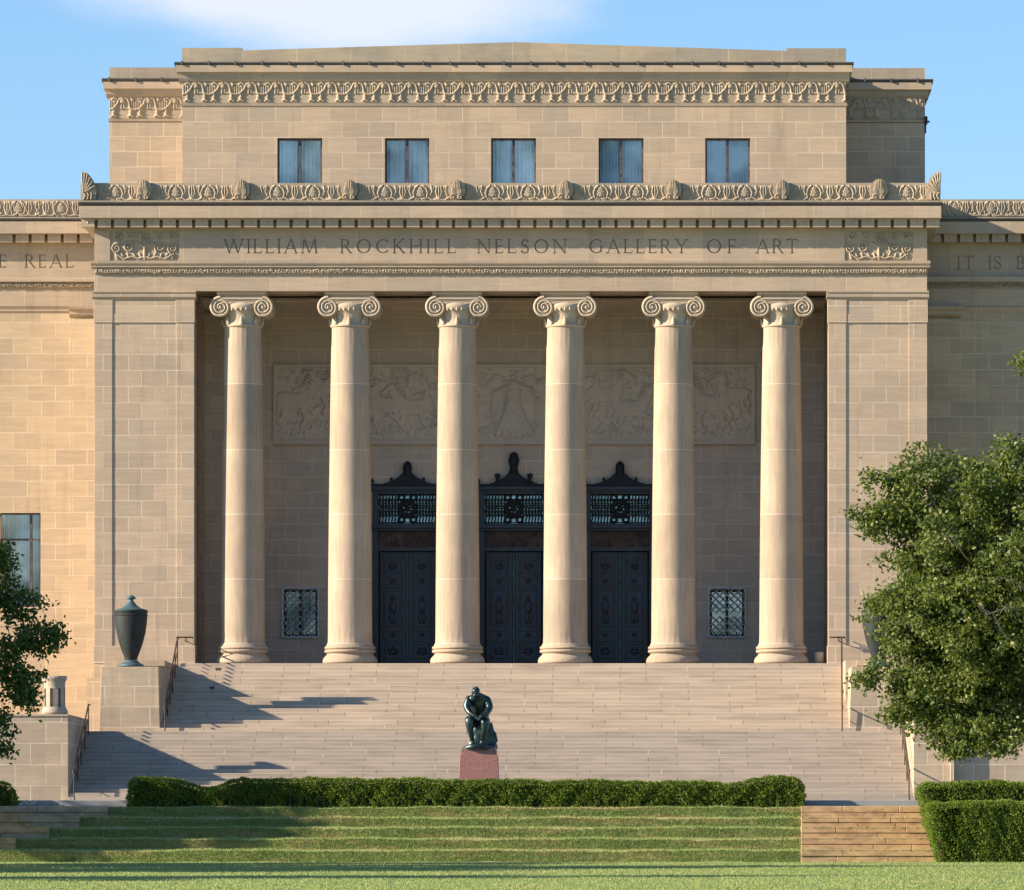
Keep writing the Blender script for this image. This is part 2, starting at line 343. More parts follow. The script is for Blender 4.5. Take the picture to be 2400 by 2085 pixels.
CURT = simple('pale_curtain', (.66, .74, .72), .9, 0, scale=2, col2=(.50, .60, .60))
CURT2 = simple('white_curtain', (.50, .56, .56), .9, 0, scale=2, col2=(.40, .47, .48))
CURTB = simple('sky_tinted_blind_cloth', (.34, .45, .50), .9, 0, scale=2, col2=(.26, .36, .42))  # blue of the sky mirrored in the panes, put into the cloth colour
WFRAME = simple('weathered_window_frame', (.035, .032, .038), .6, .1, scale=6, col2=(.10, .095, .10))
PALEGLASS = simple('pale_leaded_glass', (.42, .58, .66), .25, .85, scale=5, col2=(.22, .33, .40))
LANT = stone('lantern_grey_stone', c1=(.36, .32, .28), bw=0, stain=1, grain=1, bump=.5)
def glass_mat():
    m, t, b = mat_new('window_glass'); t.nodes.remove(b)
    tr = N(t, 'ShaderNodeBsdfTransparent', {0: (.80, .90, .95, 1)}); gl = N(t, 'ShaderNodeBsdfGlossy', {0: (1, 1, 1, 1), 'Roughness': .03})
    g = N(t, 'ShaderNodeNewGeometry'); nz = N(t, 'ShaderNodeTexNoise', {'Vector': g.outputs['Position'], 'Scale': 1.2, 'Detail': 1})
    bp = N(t, 'ShaderNodeBump', {'Height': nz.outputs[0], 'Strength': .12, 'Distance': .02}); t.links.new(bp.outputs[0], gl.inputs['Normal'])
    nr = N(t, 'ShaderNodeTexNoise', {'Vector': g.outputs['Position'], 'Scale': .55, 'Detail': 2})
    mx = N(t, 'ShaderNodeMixShader', {0: N(t, 'ShaderNodeMapRange', {0: nr.outputs[0], 1: .38, 2: .62, 3: .03, 4: .30}).outputs[0]}); t.links.new(tr.outputs[0], mx.inputs[1]); t.links.new(gl.outputs[0], mx.inputs[2])
    t.links.new(mx.outputs[0], t.nodes['Material Output'].inputs[0]); return m
GLASS = glass_mat()
CURTB2 = simple('sky_tinted_grey_blind', (.25, .30, .36), .9, 0, scale=2, col2=(.18, .22, .28))  # grey-blue sky reflection carried by the cloth colour
CURTD = simple('sky_tinted_dark_blind', (.17, .27, .33), .9, 0, scale=2, col2=(.12, .20, .26))  # darker cloth, its blue standing in for sky mirrored in the pane
def leaf_mat(name, a, b_, tr=.35, gloss=.45):
    m, t, b = mat_new(name); g = N(t, 'ShaderNodeNewGeometry')
    col = mixc(t, g.outputs['Random Per Island'], a, b_)
    b.inputs['Roughness'].default_value = gloss; t.links.new(col, b.inputs['Base Color']); b.inputs['Specular IOR Level'].default_value = .35
    ts = N(t, 'ShaderNodeBsdfTranslucent'); t.links.new(mixc(t, 1., col, (1.5, 1.6, .7), 'MULTIPLY'), ts.inputs[0])
    mx = N(t, 'ShaderNodeMixShader', {0: tr}); t.links.new(b.outputs[0], mx.inputs[1]); t.links.new(ts.outputs[0], mx.inputs[2])
    t.links.new(mx.outputs[0], t.nodes['Material Output'].inputs[0]); return m
LEAF = leaf_mat('tree_leaf', (.045, .082, .020), (.185, .215, .060))
LEAFD = leaf_mat('dark_tree_leaf', (.035, .068, .018), (.13, .185, .042))
HEDGE = leaf_mat('hedge_leaf', (.060, .115, .010), (.17, .235, .022), .25, .6)
HCORE = simple('hedge_dark_core', (.012, .018, .006), .9, scale=9)  # near-black: the shade inside the hedge is put into this colour
BARK = simple('grey_bark', (.19, .165, .135), .9, scale=7, bump=.6)
def grass_mat(name, blade):
    m, t, b = mat_new(name); g = N(t, 'ShaderNodeNewGeometry')
    n = N(t, 'ShaderNodeTexNoise', {'Vector': N(t, 'ShaderNodeMapping', {'Vector': g.outputs['Position'], 'Scale': (.35, 1.0, 7.0)}).outputs[0], 'Scale': .9, 'Detail': 5, 'Roughness': .65})
    n2 = N(t, 'ShaderNodeTexNoise', {'Vector': g.outputs['Position'], 'Scale': 14, 'Detail': 3})
    s = N(t, 'ShaderNodeSeparateXYZ', {0: g.outputs['Position']})
    terr = ramp2(t, s.outputs[1], -28.4, -27.2)     # the banks are browner than the level lawn
    green = mixc(t, n2.outputs[0], (.15, .21, .060), (.30, .37, .14))
    dry = mixc(t, n2.outputs[0], (.30, .26, .12), (.46, .40, .20))
    th = M(t, 'MULTIPLY_ADD', terr, -.07, .60)
    n9 = N(t, 'ShaderNodeTexNoise', {'Vector': N(t, 'ShaderNodeMapping', {'Vector': g.outputs['Position'], 'Scale': (.6, .3, 5.)}).outputs[0], 'Scale': 1.6, 'Detail': 5, 'Roughness': .7})
    th = M(t, 'SUBTRACT', th, M(t, 'MULTIPLY', M(t, 'MULTIPLY', terr, M(t, 'SUBTRACT', n9.outputs[0], .5)), .7))
    f = M(t, 'MULTIPLY', N(t, 'ShaderNodeMapRange', {0: M(t, 'SUBTRACT', n.outputs[0], th), 1: -.06, 2: .10}).outputs[0], .75)
    col = mixc(t, f, green, dry)
    if blade: col = mixc(t, 1., col, mixc(t, g.outputs['Random Per Island'], (.75, .8, .75), (1.45, 1.4, 1.3)), 'MULTIPLY')
    t.links.new(col, b.inputs['Base Color']); b.inputs['Roughness'].default_value = .75; b.inputs['Specular IOR Level'].default_value = .2
    return m
GRASS = grass_mat('lawn_grass', False); BLADE = grass_mat('grass_blades', True)

exec_parts = []
# ================================================================== GROUND
dz = [(177., 1890), (176., 1915), (175., 1938), (174., 1964), (173., 1991)]
TD = [(d-D0, Z(py, d-D0)) for d, py in dz]           # (y, z) of the lip of each grass bank
ZB = Z(2020, 172-D0); YB = -28.15
PLZ = Z(1874, -22.)                                    # plaza level
def lawn_z(y): return ZB-.0079*(YB-y) if y > -D0-20 else ZB-.0079*(YB+D0+20)
g = MB()
prof = []
for i, (y, z) in enumerate(TD):
    prof += [(y, z), (y-.05, z-.03), (y-.18, (TD[i+1][1] if i < 4 else ZB)+.01)]
prof_full = [(-22.05, TD[0][1])]+prof+[(YB-.1, ZB)]
for k in range(12): prof_full.append((YB-.1-(k+1)*15, lawn_z(YB-.1-(k+1)*15)))
prof_full += [(-900, lawn_z(-900)-.2), (-3500, lawn_z(-900)-1)]
xs = [-3500, -400, -120, -60, -30, -15, 0, 15, 30, 60, 120, 400, 3500]
xs = [-3500, -400, -120, -60, -30]+list(np.arange(-22, 8.05, .12))+[15, 30, 60, 120, 400, 3500]
def wob(x, y, i):     # the banks slump a little along their length
    return (.04*np.sin(x*.8+i*2.1)+.02*np.sin(x*2.1+i*4)+.006*np.sin(x*6.1+i*7)), (.018*np.sin(x*.9+i*3)+.010*np.sin(x*2.9+i*1.7)+.005*np.sin(x*7.7+i*5))
P = []
for j, (y, z) in enumerate(prof_full):
    row = []
    for x in xs:
        dy = dz_ = 0
        if 1 <= j <= 15 and -21.9 < x < 8: dy, dz_ = wob(x, y, (j-1)//3)
        row.append((x, y+dy, z+dz_))
    P.append(row)
P = np.array(P)
g1 = grid_obj('lawn', P, GRASS, smooth=False); tag(g1, kind='structure')
m2 = MB(); m2.add([(-3500, -22.05, TD[0][1]), (3500, -22.05, TD[0][1]), (3500, 4000, TD[0][1]), (-3500, 4000, TD[0][1])], [(0, 1, 2, 3)])
tag(m2.build('ground', GRASS), kind='structure')
# plaza paving with its granite kerb
pv = MB().box(X(-900, -22), X(3300, -22), -21.9, 6, TD[0][1]+.004, PLZ-.06)
tag(pv.build('plaza', S_cheek), kind='structure')
kb = MB().box(X(-900, -22), X(3300, -22), -22.0, -21.4, TD[0][1]+.002, PLZ)
kb.box(X(-900, -22), X(3300, -22), -21.39, -14, PLZ-.055, PLZ-.001)
kbo = kb.build('granite_kerb', S_granite, bevel=.01); tag(kbo, kind='structure')
# ================================================================== BUILDING
bld = empty('museum_building', (X(1197), 2, PLZ), 'tan limestone museum with six round columns, a carved parapet and three dark doors', 'building')
# --- walls of the piers (recessed panel between two strips), podium
def pier(x0, xa, xb, x1, flip):
    m = MB(); top = 683; bot = 1553; yr = .03
    for a, b in ((x0, xa), (xb, x1)): m.pbox(a, b, 757, 1512, 0, 1.6)
    m.box(X(xa)-.02, X(xb)+.02, yr, 1.58, Z(1512), Z(757))
    m.box(X(x0)+.002, X(x1)-.002, .002, 5.15, Z(1553), Z(757)-.01) if False else m.box(X(x0)+.01, X(x1)-.01, 1.55, 5.2, Z(1560), Z(683))
    m.box(X(x0)-.03, X(x1)+.03, -.03, 1.63, Z(1553.5), Z(1512)-.001)          # base block
    m.box(X(x0)-.012, X(x1)+.012, -.012, 1.61, Z(757)+.001, Z(736))
    m.box(X(x0)-.004, X(x1)+.004, -.004, 1.605, Z(736)+.001, Z(701))
    for a, b in ((x0, xa), (xb, x1)): m.box(X(a)-.018, X(b)+.018, -.03, .5, Z(757)+.004, Z(702)); 
    return m.build('pier', S_pier, bld, bevel=.006)
p1 = pier(221, 263, 413, 455, 0)
p2 = pier(1941, 1983, 2130, 2173, 1)
for x0, x1 in ((221, 455), (1941, 2173)):
    m = MB()
    prof = [(.0, Z(703)), (-.05, Z(700)), (-.09, Z(697)), (-.10, Z(687)), (-.13, Z(686.5)), (-.13, Z(683.2)), (1.75, Z(683.2)), (1.75, Z(703))]
    m.extrude_x(prof, X(x0)-.06, X(x1)+.06)
    m.build('pier_cap', S_cor, bld)
# --- podium below the porch floor and the floor itself
m = MB(); m.box(X(221), X(2173), -.05, 5.3, PLZ, Z(1553.2)-.02); m.box(X(205), X(2189), -.25, .0, PLZ, Z(1553)-.5)
m.build('podium', S_wing, bld)
# --- architrave, mouldings, frieze
m = MB()
m.box(X(221), X(2173), 0, 1.5, Z(683), Z(643))
m.build('architrave', S_long, bld, bevel=.006)
m = MB()
m.box(X(221)-.02, X(2173)+.02, -.02, 1.5, Z(643)+.001, Z(629))
m.extrude_x([(-.02, Z(629)), (-.10, Z(627)), (-.10, Z(624.5)), (-.07, Z(624)), (-.10, Z(621)), (-.14, Z(619)), (-.15, Z(612.5)), (.0, Z(612)), (1.5, Z(612)), (1.5, Z(629))], X(221)-.10, X(2173)+.10)
m.build('architrave_moulding', S_cor, bld)
fo = Field(221, 2173, 630, 643, -.025, 1.5)
x = 224
while x < 2170:       # running leaf ornament
    w = random.uniform(5, 8)
    fo.spiral(x, 637+random.uniform(-1, 1), 4.2, .9, random.uniform(0, 6), random.choice((-1, 1)), 1.6, .07, 7, .3)
    fo.stroke([(x+2, 641), (x+w*.6, 633)], 1.4, .06); x += w
fo.build('leaf_band', S_relief, bld, False)
# frieze with incised letters
def arc(cx, cy, rx, ry, a0, a1, t0, t1=None, n=10):
    t1 = t1 or t0; out = []
    for i in range(n):
        q = []
        for j in (i, i+1):
            a = R(a0+(a1-a0)*j/n); t = t0+(t1-t0)*abs(math.cos(a))
            q.append(((cx+(rx-t/2)*math.cos(a), cy+(ry-t/2)*math.sin(a)), (cx+(rx+t/2)*math.cos(a), cy+(ry+t/2)*math.sin(a))))
        out.append([q[0][0], q[0][1], q[1][1], q[1][0]])
    return out
def st(x0, y0, x1, y1, t):      # stroke of horizontal-ish thickness t
    dx, dy = x1-x0, y1-y0; L = math.hypot(dx, dy); nx, ny = -dy/L*t/2, dx/L*t/2
    return [[(x0-nx, y0-ny), (x1-nx, y1-ny), (x1+nx, y1+ny), (x0+nx, y0+ny)]]
def sf(x, y, w=.26): s_ = 1 if y < .5 else -1; return [[(x-w/2, y), (x+w/2, y), (x+w/2, y+.035*s_), (x+.05, y+.07*s_), (x-.05, y+.07*s_), (x-w/2, y+.035*s_)]]
TK, TN = .105, .06
def glyph(c):
    g = {
    'I': (.16, st(.08, 0, .08, 1, TK)+sf(.08, 0)+sf(.08, 1)),
    'L': (.56, st(.08, 0, .08, 1, TK)+sf(.08, 1)+sf(.08, 0)+st(.08, .035, .55, .035, .07)+st(.53, 0, .57, .20, .05)),
    'E': (.54, st(.08, 0, .08, 1, TK)+st(.0, .035, .5, .035, .07)+st(.0, .965, .48, .965, .07)+st(.08, .52, .42, .52, .06)+st(.49, 0, .53, .18, .05)+st(.47, .83, .48, 1, .05)+st(.42, .44, .42, .60, .05)),
    'F': (.52, st(.08, 0, .08, 1, TK)+sf(.08, 0)+st(.0, .965, .48, .965, .07)+st(.08, .52, .42, .52, .06)+st(.47, .83, .48, 1, .05)+st(.42, .44, .42, .60, .05)),
    'T': (.74, st(.37, 0, .37, 1, TK)+sf(.37, 0)+st(.0, .965, .74, .965, .07)+st(.0, .83, .03, 1, .05)+st(.71, 1, .74, .83, .05)),
    'H': (.84, st(.08, 0, .08, 1, TK)+st(.76, 0, .76, 1, TK)+st(.08, .52, .76, .52, .06)+sf(.08, 0)+sf(.08, 1)+sf(.76, 0)+sf(.76, 1)),
    'N': (.90, st(.10, 0, .10, 1, TN)+st(.08, .98, .82, .02, TK)+st(.82, 0, .82, 1, TN)+sf(.10, 0)+sf(.04, 1, .2)+sf(.82, 1)),
    'M': (1.12, st(.08, 0, .18, 1, TN)+st(.18, 1, .56, .03, TK)+st(.56, .03, .94, 1, TN)+st(.94, 1, 1.04, 0, TK)+sf(.08, 0)+sf(1.04, 0)),
    'W': (1.36, st(.06, 1, .38, .02, TK)+st(.38, .02, .68, .98, TN)+st(.68, .98, .98, .02, TK)+st(.98, .02, 1.30, 1, TN)+sf(.06, 1)+sf(.66, 1)+sf(1.30, 1)),
    'A': (.92, st(.06, 0, .46, 1, TN)+st(.46, 1, .86, 0, TK)+st(.20, .34, .73, .34, .06)+sf(.06, 0)+sf(.86, 0)),
    'Y': (.82, st(.41, 0, .41, .48, TK)+st(.06, 1, .41, .45, TK)+st(.41, .45, .76, 1, TN)+sf(.41, 0)+sf(.06, 1)+sf(.76, 1)),
    'K': (.80, st(.08, 0, .08, 1, TK)+st(.12, .48, .64, 1, TN)+st(.24, .58, .76, 0, TK)+sf(.08, 0)+sf(.08, 1)+sf(.64, 1)+sf(.74, 0)),
    'O': (1.0, arc(.5, .5, .44, .46, 0, 360, .06, .12, 22)),
    'C': (.86, arc(.5, .5, .44, .46, 48, 312, .06, .12, 16)+st(.79, .72, .80, .92, .05)+st(.79, .28, .81, .10, .05)),
    'G': (.92, arc(.5, .5, .44, .46, 48, 318, .06, .12, 16)+st(.79, .72, .80, .92, .05)+st(.83, .10, .83, .46, TK)+sf(.83, .44, .26)),
    'S': (.58, arc(.29, .74, .20, .22, 20, 250, .07, .09, 12)+arc(.29, .265, .22, .235, 70, -160, .07, .10, 12)+st(.26, .55, .36, .49, .12)+st(.48, .74, .49, .95, .05)+st(.06, .24, .05, .05, .05)),
    'R': (.74, st(.08, 0, .08, 1, TK)+st(.0, .965, .3, .965, .07)+arc(.28, .745, .24, .22, -90, 90, .06, .12, 10)+st(.08, .525, .3, .525, .06)+st(.30, .53, .70, .0, TK)+sf(.08, 0)+sf(.70, 0, .2)),
    'B': (.64, st(.08, 0, .08, 1, TK)+st(.0, .965, .3, .965, .07)+st(.0, .035, .3, .035, .07)+arc(.28, .75, .20, .215, -90, 90, .06, .11, 9)+arc(.30, .28, .26, .245, -90, 90, .06, .12, 9)+st(.08, .53, .3, .53, .06)),
    'D': (.84, st(.08, 0, .08, 1, TK)+st(.0, .965, .3, .965, .07)+st(.0, .035, .3, .035, .07)+arc(.30, .5, .46, .465, -90, 90, .06, .12, 14))}
    return g[c]
def word(txt, px0, px1, py0, py1):     # polygons in photo pixels
    h = py1-py0; ws = [glyph(c)[0]*h for c in txt]
    gap = (px1-px0-sum(ws))/max(1, len(txt)-1); x = px0; out = []
    for c, w in zip(txt, ws):
        for poly in glyph(c)[1]: out.append([(x+a*h, py1-b*h) for a, b in poly])
        x += w+gap
    return out
def incised(name, x0, x1, y0, y1, polys, yw, depth, mat, parent):
    vs = [(x0, y0), (x1, y0), (x1, y1), (x0, y1)]; fs = [[0, 1, 2, 3]]
    for p in polys:
        a = sum(p[i][0]*p[(i+1) % len(p)][1]-p[(i+1) % len(p)][0]*p[i][1] for i in range(len(p)))
        if a < 0: p = p[::-1]
        q = list(range(len(vs), len(vs)+len(p))); vs += p; fs.append(q)
    V, E, Fc, _, _, of = delaunay_2d_cdt([Vector(v) for v in vs], [], fs, 1, 1e-4)
    inside = [any(k > 0 for k in o) for o in of]
    m = MB(); k = (D0+yw)/F; n = len(V)
    def w3(v, d): return ((v[0]-VX)*k, yw+d, (VY-v[1])*k)
    m.v = [w3(v, 0) for v in V]+[w3(v, depth) for v in V]
    edge = {}
    for f, ins in zip(Fc, inside):
        f = list(f)
        m.f.append(tuple(i+n for i in f) if ins else tuple(f)); m.sm.append(False)
        for a, b in zip(f, f[1:]+f[:1]): edge.setdefault((min(a, b), max(a, b)), []).append(ins)
    for (a, b), l in edge.items():
        if len(l) == 2 and l[0] != l[1]: m.f.append((a, b, b+n, a+n)); m.sm.append(False)
    return m.build(name, mat, parent)
LY0, LY1 = 561, 594.5
polys = []
for w, a, b in (('WILLIAM', 525, 744), ('ROCKHILL', 799, 1068), ('NELSON', 1119, 1327), ('GALLERY', 1381, 1611), ('OF', 1657, 1724), ('ART', 1772, 1869)):
    polys += word(w, a, b, LY0, LY1)
incised('inscribed_frieze', 420, 1980, 536, 612.2, polys, 0, .07, S_long, bld)
m = MB(); m.box(X(221), X(2173), .06, 1.5, Z(612), Z(516)); m.box(X(221), X(258), 0, .07, Z(612.2), Z(536)); m.box(X(2140), X(2173), 0, .07, Z(612.2), Z(536))
m.pbox(258, 420, 536, 543, 0, .07); m.pbox(1980, 2140, 536, 543, 0, .07)
m.box(X(221)-.03, X(2173)+.03, -.05, .07, Z(536)+.001, Z(516))
m.build('frieze', S_long, bld)
def scroll_panel(x0, x1, y0, y1):
    f = Field(x0, x1, y0, y1, .035, 1.1); cx = (x0+x1)/2; h = .06
    for sg in (-1, 1):
        for dx, dy, r, a in ((36, 88-63, 13, 2.2), (66, 28, 12, 2.0), (16, 47, 0, 0)):
            if r: f.spiral(cx+sg*dx, y0+dy+12, r, 1.7, (0 if sg > 0 else math.pi)+a, sg, 2.3, h, 30)
        f.spiral(cx+sg*64, y0+12, 9, 1.3, a, -sg, 2.0, h, 20)
        f.spiral(cx+sg*34, y0+11, 8, 1.3, a+1, sg, 2.0, h, 20)
        f.stroke([(cx, y1-10), (cx+sg*14, y1-5), (cx+sg*30, y1-10), (cx+sg*48, y1-4), (cx+sg*64, y1-14)], 2.4, h)
        f.stroke([(cx, y0+38), (cx+sg*8, y0+30), (cx+sg*20, y0+27)], 2.4, h)
        for k in range(5): f.stroke([(cx+sg*(8+14*k), y1-8+3*(-1)**k), (cx+sg*(12+14*k), y1-17)], 2.0, h*.8)
        for k in range(6): f.stroke([(cx+sg*(6+12*k), y0+8+4*(-1)**k), (cx+sg*(10+12*k), y0+2+3*(-1)**k)], 1.7, h*.7)
    f.spiral(cx, y0+17, 12, 1.8, 0, 1, 2.2, h, 26)
    f.stroke([(cx, y0+32), (cx, y1-4)], 3.2, h)
    f.build('scroll_panel', S_relief, bld)
scroll_panel(258, 420, 543, 612); scroll_panel(1980, 2140, 543, 612)
# --- dentil course, cornice, gutter, parapet
def entablature_top(x0, x1, ox, yb, P, side):     # P: photo rows at plane yb ; ox overhang px
    k = (D0+yb)/F; o = ox*k
    yb2 = yb+6 if yb < 1 else yb+3
    m = MB(); nd = int(round((x1-x0+ox)/38.0))
    y0, y1, y2, y3, y4, y5 = P     # dentil bottom, dentil top/corona bottom, corona top, gutter top, plinth top, parapet top
    od = o*1.35
    L = X(x0, yb)-(o if side <= 0 else 0); Rr = X(x1, yb)+(o if side >= 0 else 0)
    dp = 38.0*k; span = Rr-L; n = int(span/dp); st_ = span/n
    for i in range(n):
        a = L+st_*(i+.5)
        m.box(a-.40*st_, a+.40*st_, yb-od*.72, yb, Z(y0, yb), Z(y1, yb)+.03)
        m.ball((a, yb-od*.72, (Z(y0, yb)+Z(y1, yb))/2+.01), .045, .025, .045, 8, 5)
    if side <= 0: 
        for j in range(8): m.box(L+o*.28, L+o, yb+.15+j*dp, yb+.15+j*dp+.8*dp, Z(y0, yb), Z(y1, yb)+.03)
    if side >= 0:
        for j in range(8): m.box(Rr-o, Rr-o*.28, yb+.15+j*dp, yb+.15+j*dp+.8*dp, Z(y0, yb), Z(y1, yb)+.03)
    m.build('dentil_course', S_cor, bld)
    m = MB()
    m.box(L, Rr, yb-od, yb2, Z(y1, yb), Z(y2, yb)-.0)
    m.box(L+o*.2, Rr-o*.2, yb-od*.8, yb2, Z(y1, yb)-.03, Z(y1, yb)+.001)
    m.build('cornice', S_cor, bld, bevel=.008)
    m = MB(); zt = Z(y3, yb); zb = Z(y2, yb)
    m.extrude_x([(yb-od+.10, zb), (yb-od+.03, zb+(zt-zb)*.45), (yb-od-.03, zb+(zt-zb)*.8), (yb-od-.03, zt), (yb+1, zt), (yb+1, zb)], L-.03, Rr+.03)
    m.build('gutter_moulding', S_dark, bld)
    m = MB(); m.box(L, Rr, yb-od+.01, yb2, zt+.001, Z(y4, yb))
    m.box(L+.02, Rr-.02, yb-o+.06, yb-o+.5, Z(y4, yb)-.01, Z(y5, yb))
    if side <= 0: m.box(L+.02, L+.5, yb-o+.5, yb2, Z(y4, yb)-.01, Z(y5, yb))
    if side >= 0: m.box(Rr-.5, Rr-.02, yb-o+.5, yb2, Z(y4, yb)-.01, Z(y5, yb))
    m.build('parapet', S_para, bld)
    return L, Rr, o
entablature_top(221, 2173, 31, 0, (536, 516, 488, 478.5, 475, 432.5), 0)
def palmette(f, x, yb_, h, w, H=.10, n=7):
    for i in range(n):
        a = R(-90+(i-(n-1)/2)*150/(n-1)/1.15)
        L = h*(.72+.28*math.cos((i-(n-1)/2)/(n-1)*math.pi))
        f.stroke([(x+w*.10*math.cos(a), yb_-2+w*.1*math.sin(a)), (x+math.cos(a)*w*.55, yb_+math.sin(a)*L*.62), (x+math.cos(a)*w*.72, yb_+math.sin(a)*L)], 1.2, H, 2.3)
def parapet_relief(x0, x1, y0, y1, yw, ants):
    f = Field(x0, x1, y0, y1, yw, 1.25); hh = y1-y0; b = y1-2
    def module(a, bb):
        w = bb-a
        for t in ((.335, .665) if w > 150 else (.5,)):
            xc = a+w*t; palmette(f, xc, b-9, hh*.60, 12, .09)
            f.stroke([(xc-14, b-8), (xc-17, b-20), (xc-13, b-31), (xc-6, b-37)], 2.0, .09); f.stroke([(xc+14, b-8), (xc+17, b-20), (xc+13, b-31), (xc+6, b-37)], 2.0, .09)
            f.spiral(xc-8, b-6, 5, 1.2, 0, 1, 1.8, .09, 14); f.spiral(xc+8, b-6, 5, 1.2, math.pi, -1, 1.8, .09, 14)
        for t in ((.165, .5, .835) if w > 150 else (.2, .8)):
            xc = a+w*t
            for q in (-1, 0, 1): f.stroke([(xc+q*2, b-8), (xc+q*7, b-22), (xc+q*5, b-34)], 1.6, .09, 2.4)
            f.spiral(xc-13, b-30, 5, 1.1, 2, 1, 1.7, .08, 12); f.spiral(xc+13, b-30, 5, 1.1, 1, -1, 1.7, .08, 12)
            f.stroke([(xc-20, b-14), (xc-15, b-24), (xc-18, b-36)], 1.8, .08); f.stroke([(xc+20, b-14), (xc+15, b-24), (xc+18, b-36)], 1.8, .08)
            f.stroke([(xc-24, b-9), (xc-14, b-3), (xc, b-5), (xc+14, b-3), (xc+24, b-9)], 2.3, .10)
    for a, bb in zip(ants, ants[1:]): module(a, bb)
    f.H *= .6
    return f.build('carved_parapet_band', S_relief, bld)
ANT = [207, 335, 565, 818, 1070, 1323, 1577, 1831, 2060, 2190]
kk = (D0-.40)/D0
parapet_relief(195, 2202, 433.5, 475, -.39, [VX+(a-VX) for a in ANT])
def antefix(px, corner=0):
    m = MB(); yw = -.54; n = 11
    x0 = X(px, yw); zb = Z(472, yw); zt = Z(420 if not corner else 402, yw); hw = 20*(D0+yw)/F
    H = zt-zb
    if corner == 0:
        pts = [(x0+hw*math.sin(a)*(1.0 if math.cos(a) > -.5 else .9), zb+H*.52+H*.48*math.cos(a)) for a in [2*math.pi*i/24 for i in range(24)]]
        m.extrude_y(pts, yw, yw+.22)
        for i in range(9):
            a = R((i-4)*19); Lr = H*.66*(.86+.14*math.cos(a))
            m.tube([(x0, yw-.02, zb+H*.32), (x0+math.sin(a)*Lr*.40*.9, yw-.045, zb+H*.32+math.cos(a)*Lr*.5), (x0+math.sin(a*.80)*Lr*.42, yw-.02, zb+H*.32+math.cos(a*.8)*Lr*.97)], [.012, .024, .020], 5)
        for sg in (-1, 1):
            c = [(x0+sg*hw*.45+hw*.36*(1-t)*math.cos(t*7+1.5), yw-.03, zb+H*.18+hw*.36*(1-t)*math.sin(t*7+1.5)) for t in [k/12 for k in range(13)]]
            m.tube(c, .022, 5)
    else:
        s = corner; w = 35*(D0+yw)/F; xe = X(px, yw)-s*w*.5
        pts = [(xe+s*w*.03, zb+H*.30), (xe, zb+H), (xe+s*w*.45, zb+H*.93), (xe+s*w*.78, zb+H*.72), (xe+s*w*.97, zb+H*.42), (xe+s*w, zb+H*.05), (xe+s*w*.05, zb+H*.05)]
        m.extrude_y(pts, yw, yw+.25)
        for i in range(6):
            t = i/5
            a = Vector((xe+s*w*(.12+.1*t), yw-.02, zb+H*.30)); e = Vector((xe+s*w*(.06+.86*t), yw-.02, zb+H*(.96-.46*t*t)))
            mid = (a+e)/2+Vector((-s*w*.02+s*w*.13*t, -.03, H*.04))
            m.tube([a, mid, e], [.016, .038, .03], 5)
        for q in range(3): m.tube([(xe+s*w*(.15+.25*q), yw-.03, zb+H*.05), (xe+s*w*(.3+.2*q), yw-.04, zb+H*.2), (xe+s*w*(.12+.28*q), yw-.03, zb+H*.28)], .03, 5)
    return m.build('antefix', S_relief, bld)
for a in ANT[1:-1]: antefix(a)
antefix(208, 1); antefix(2188, -1)
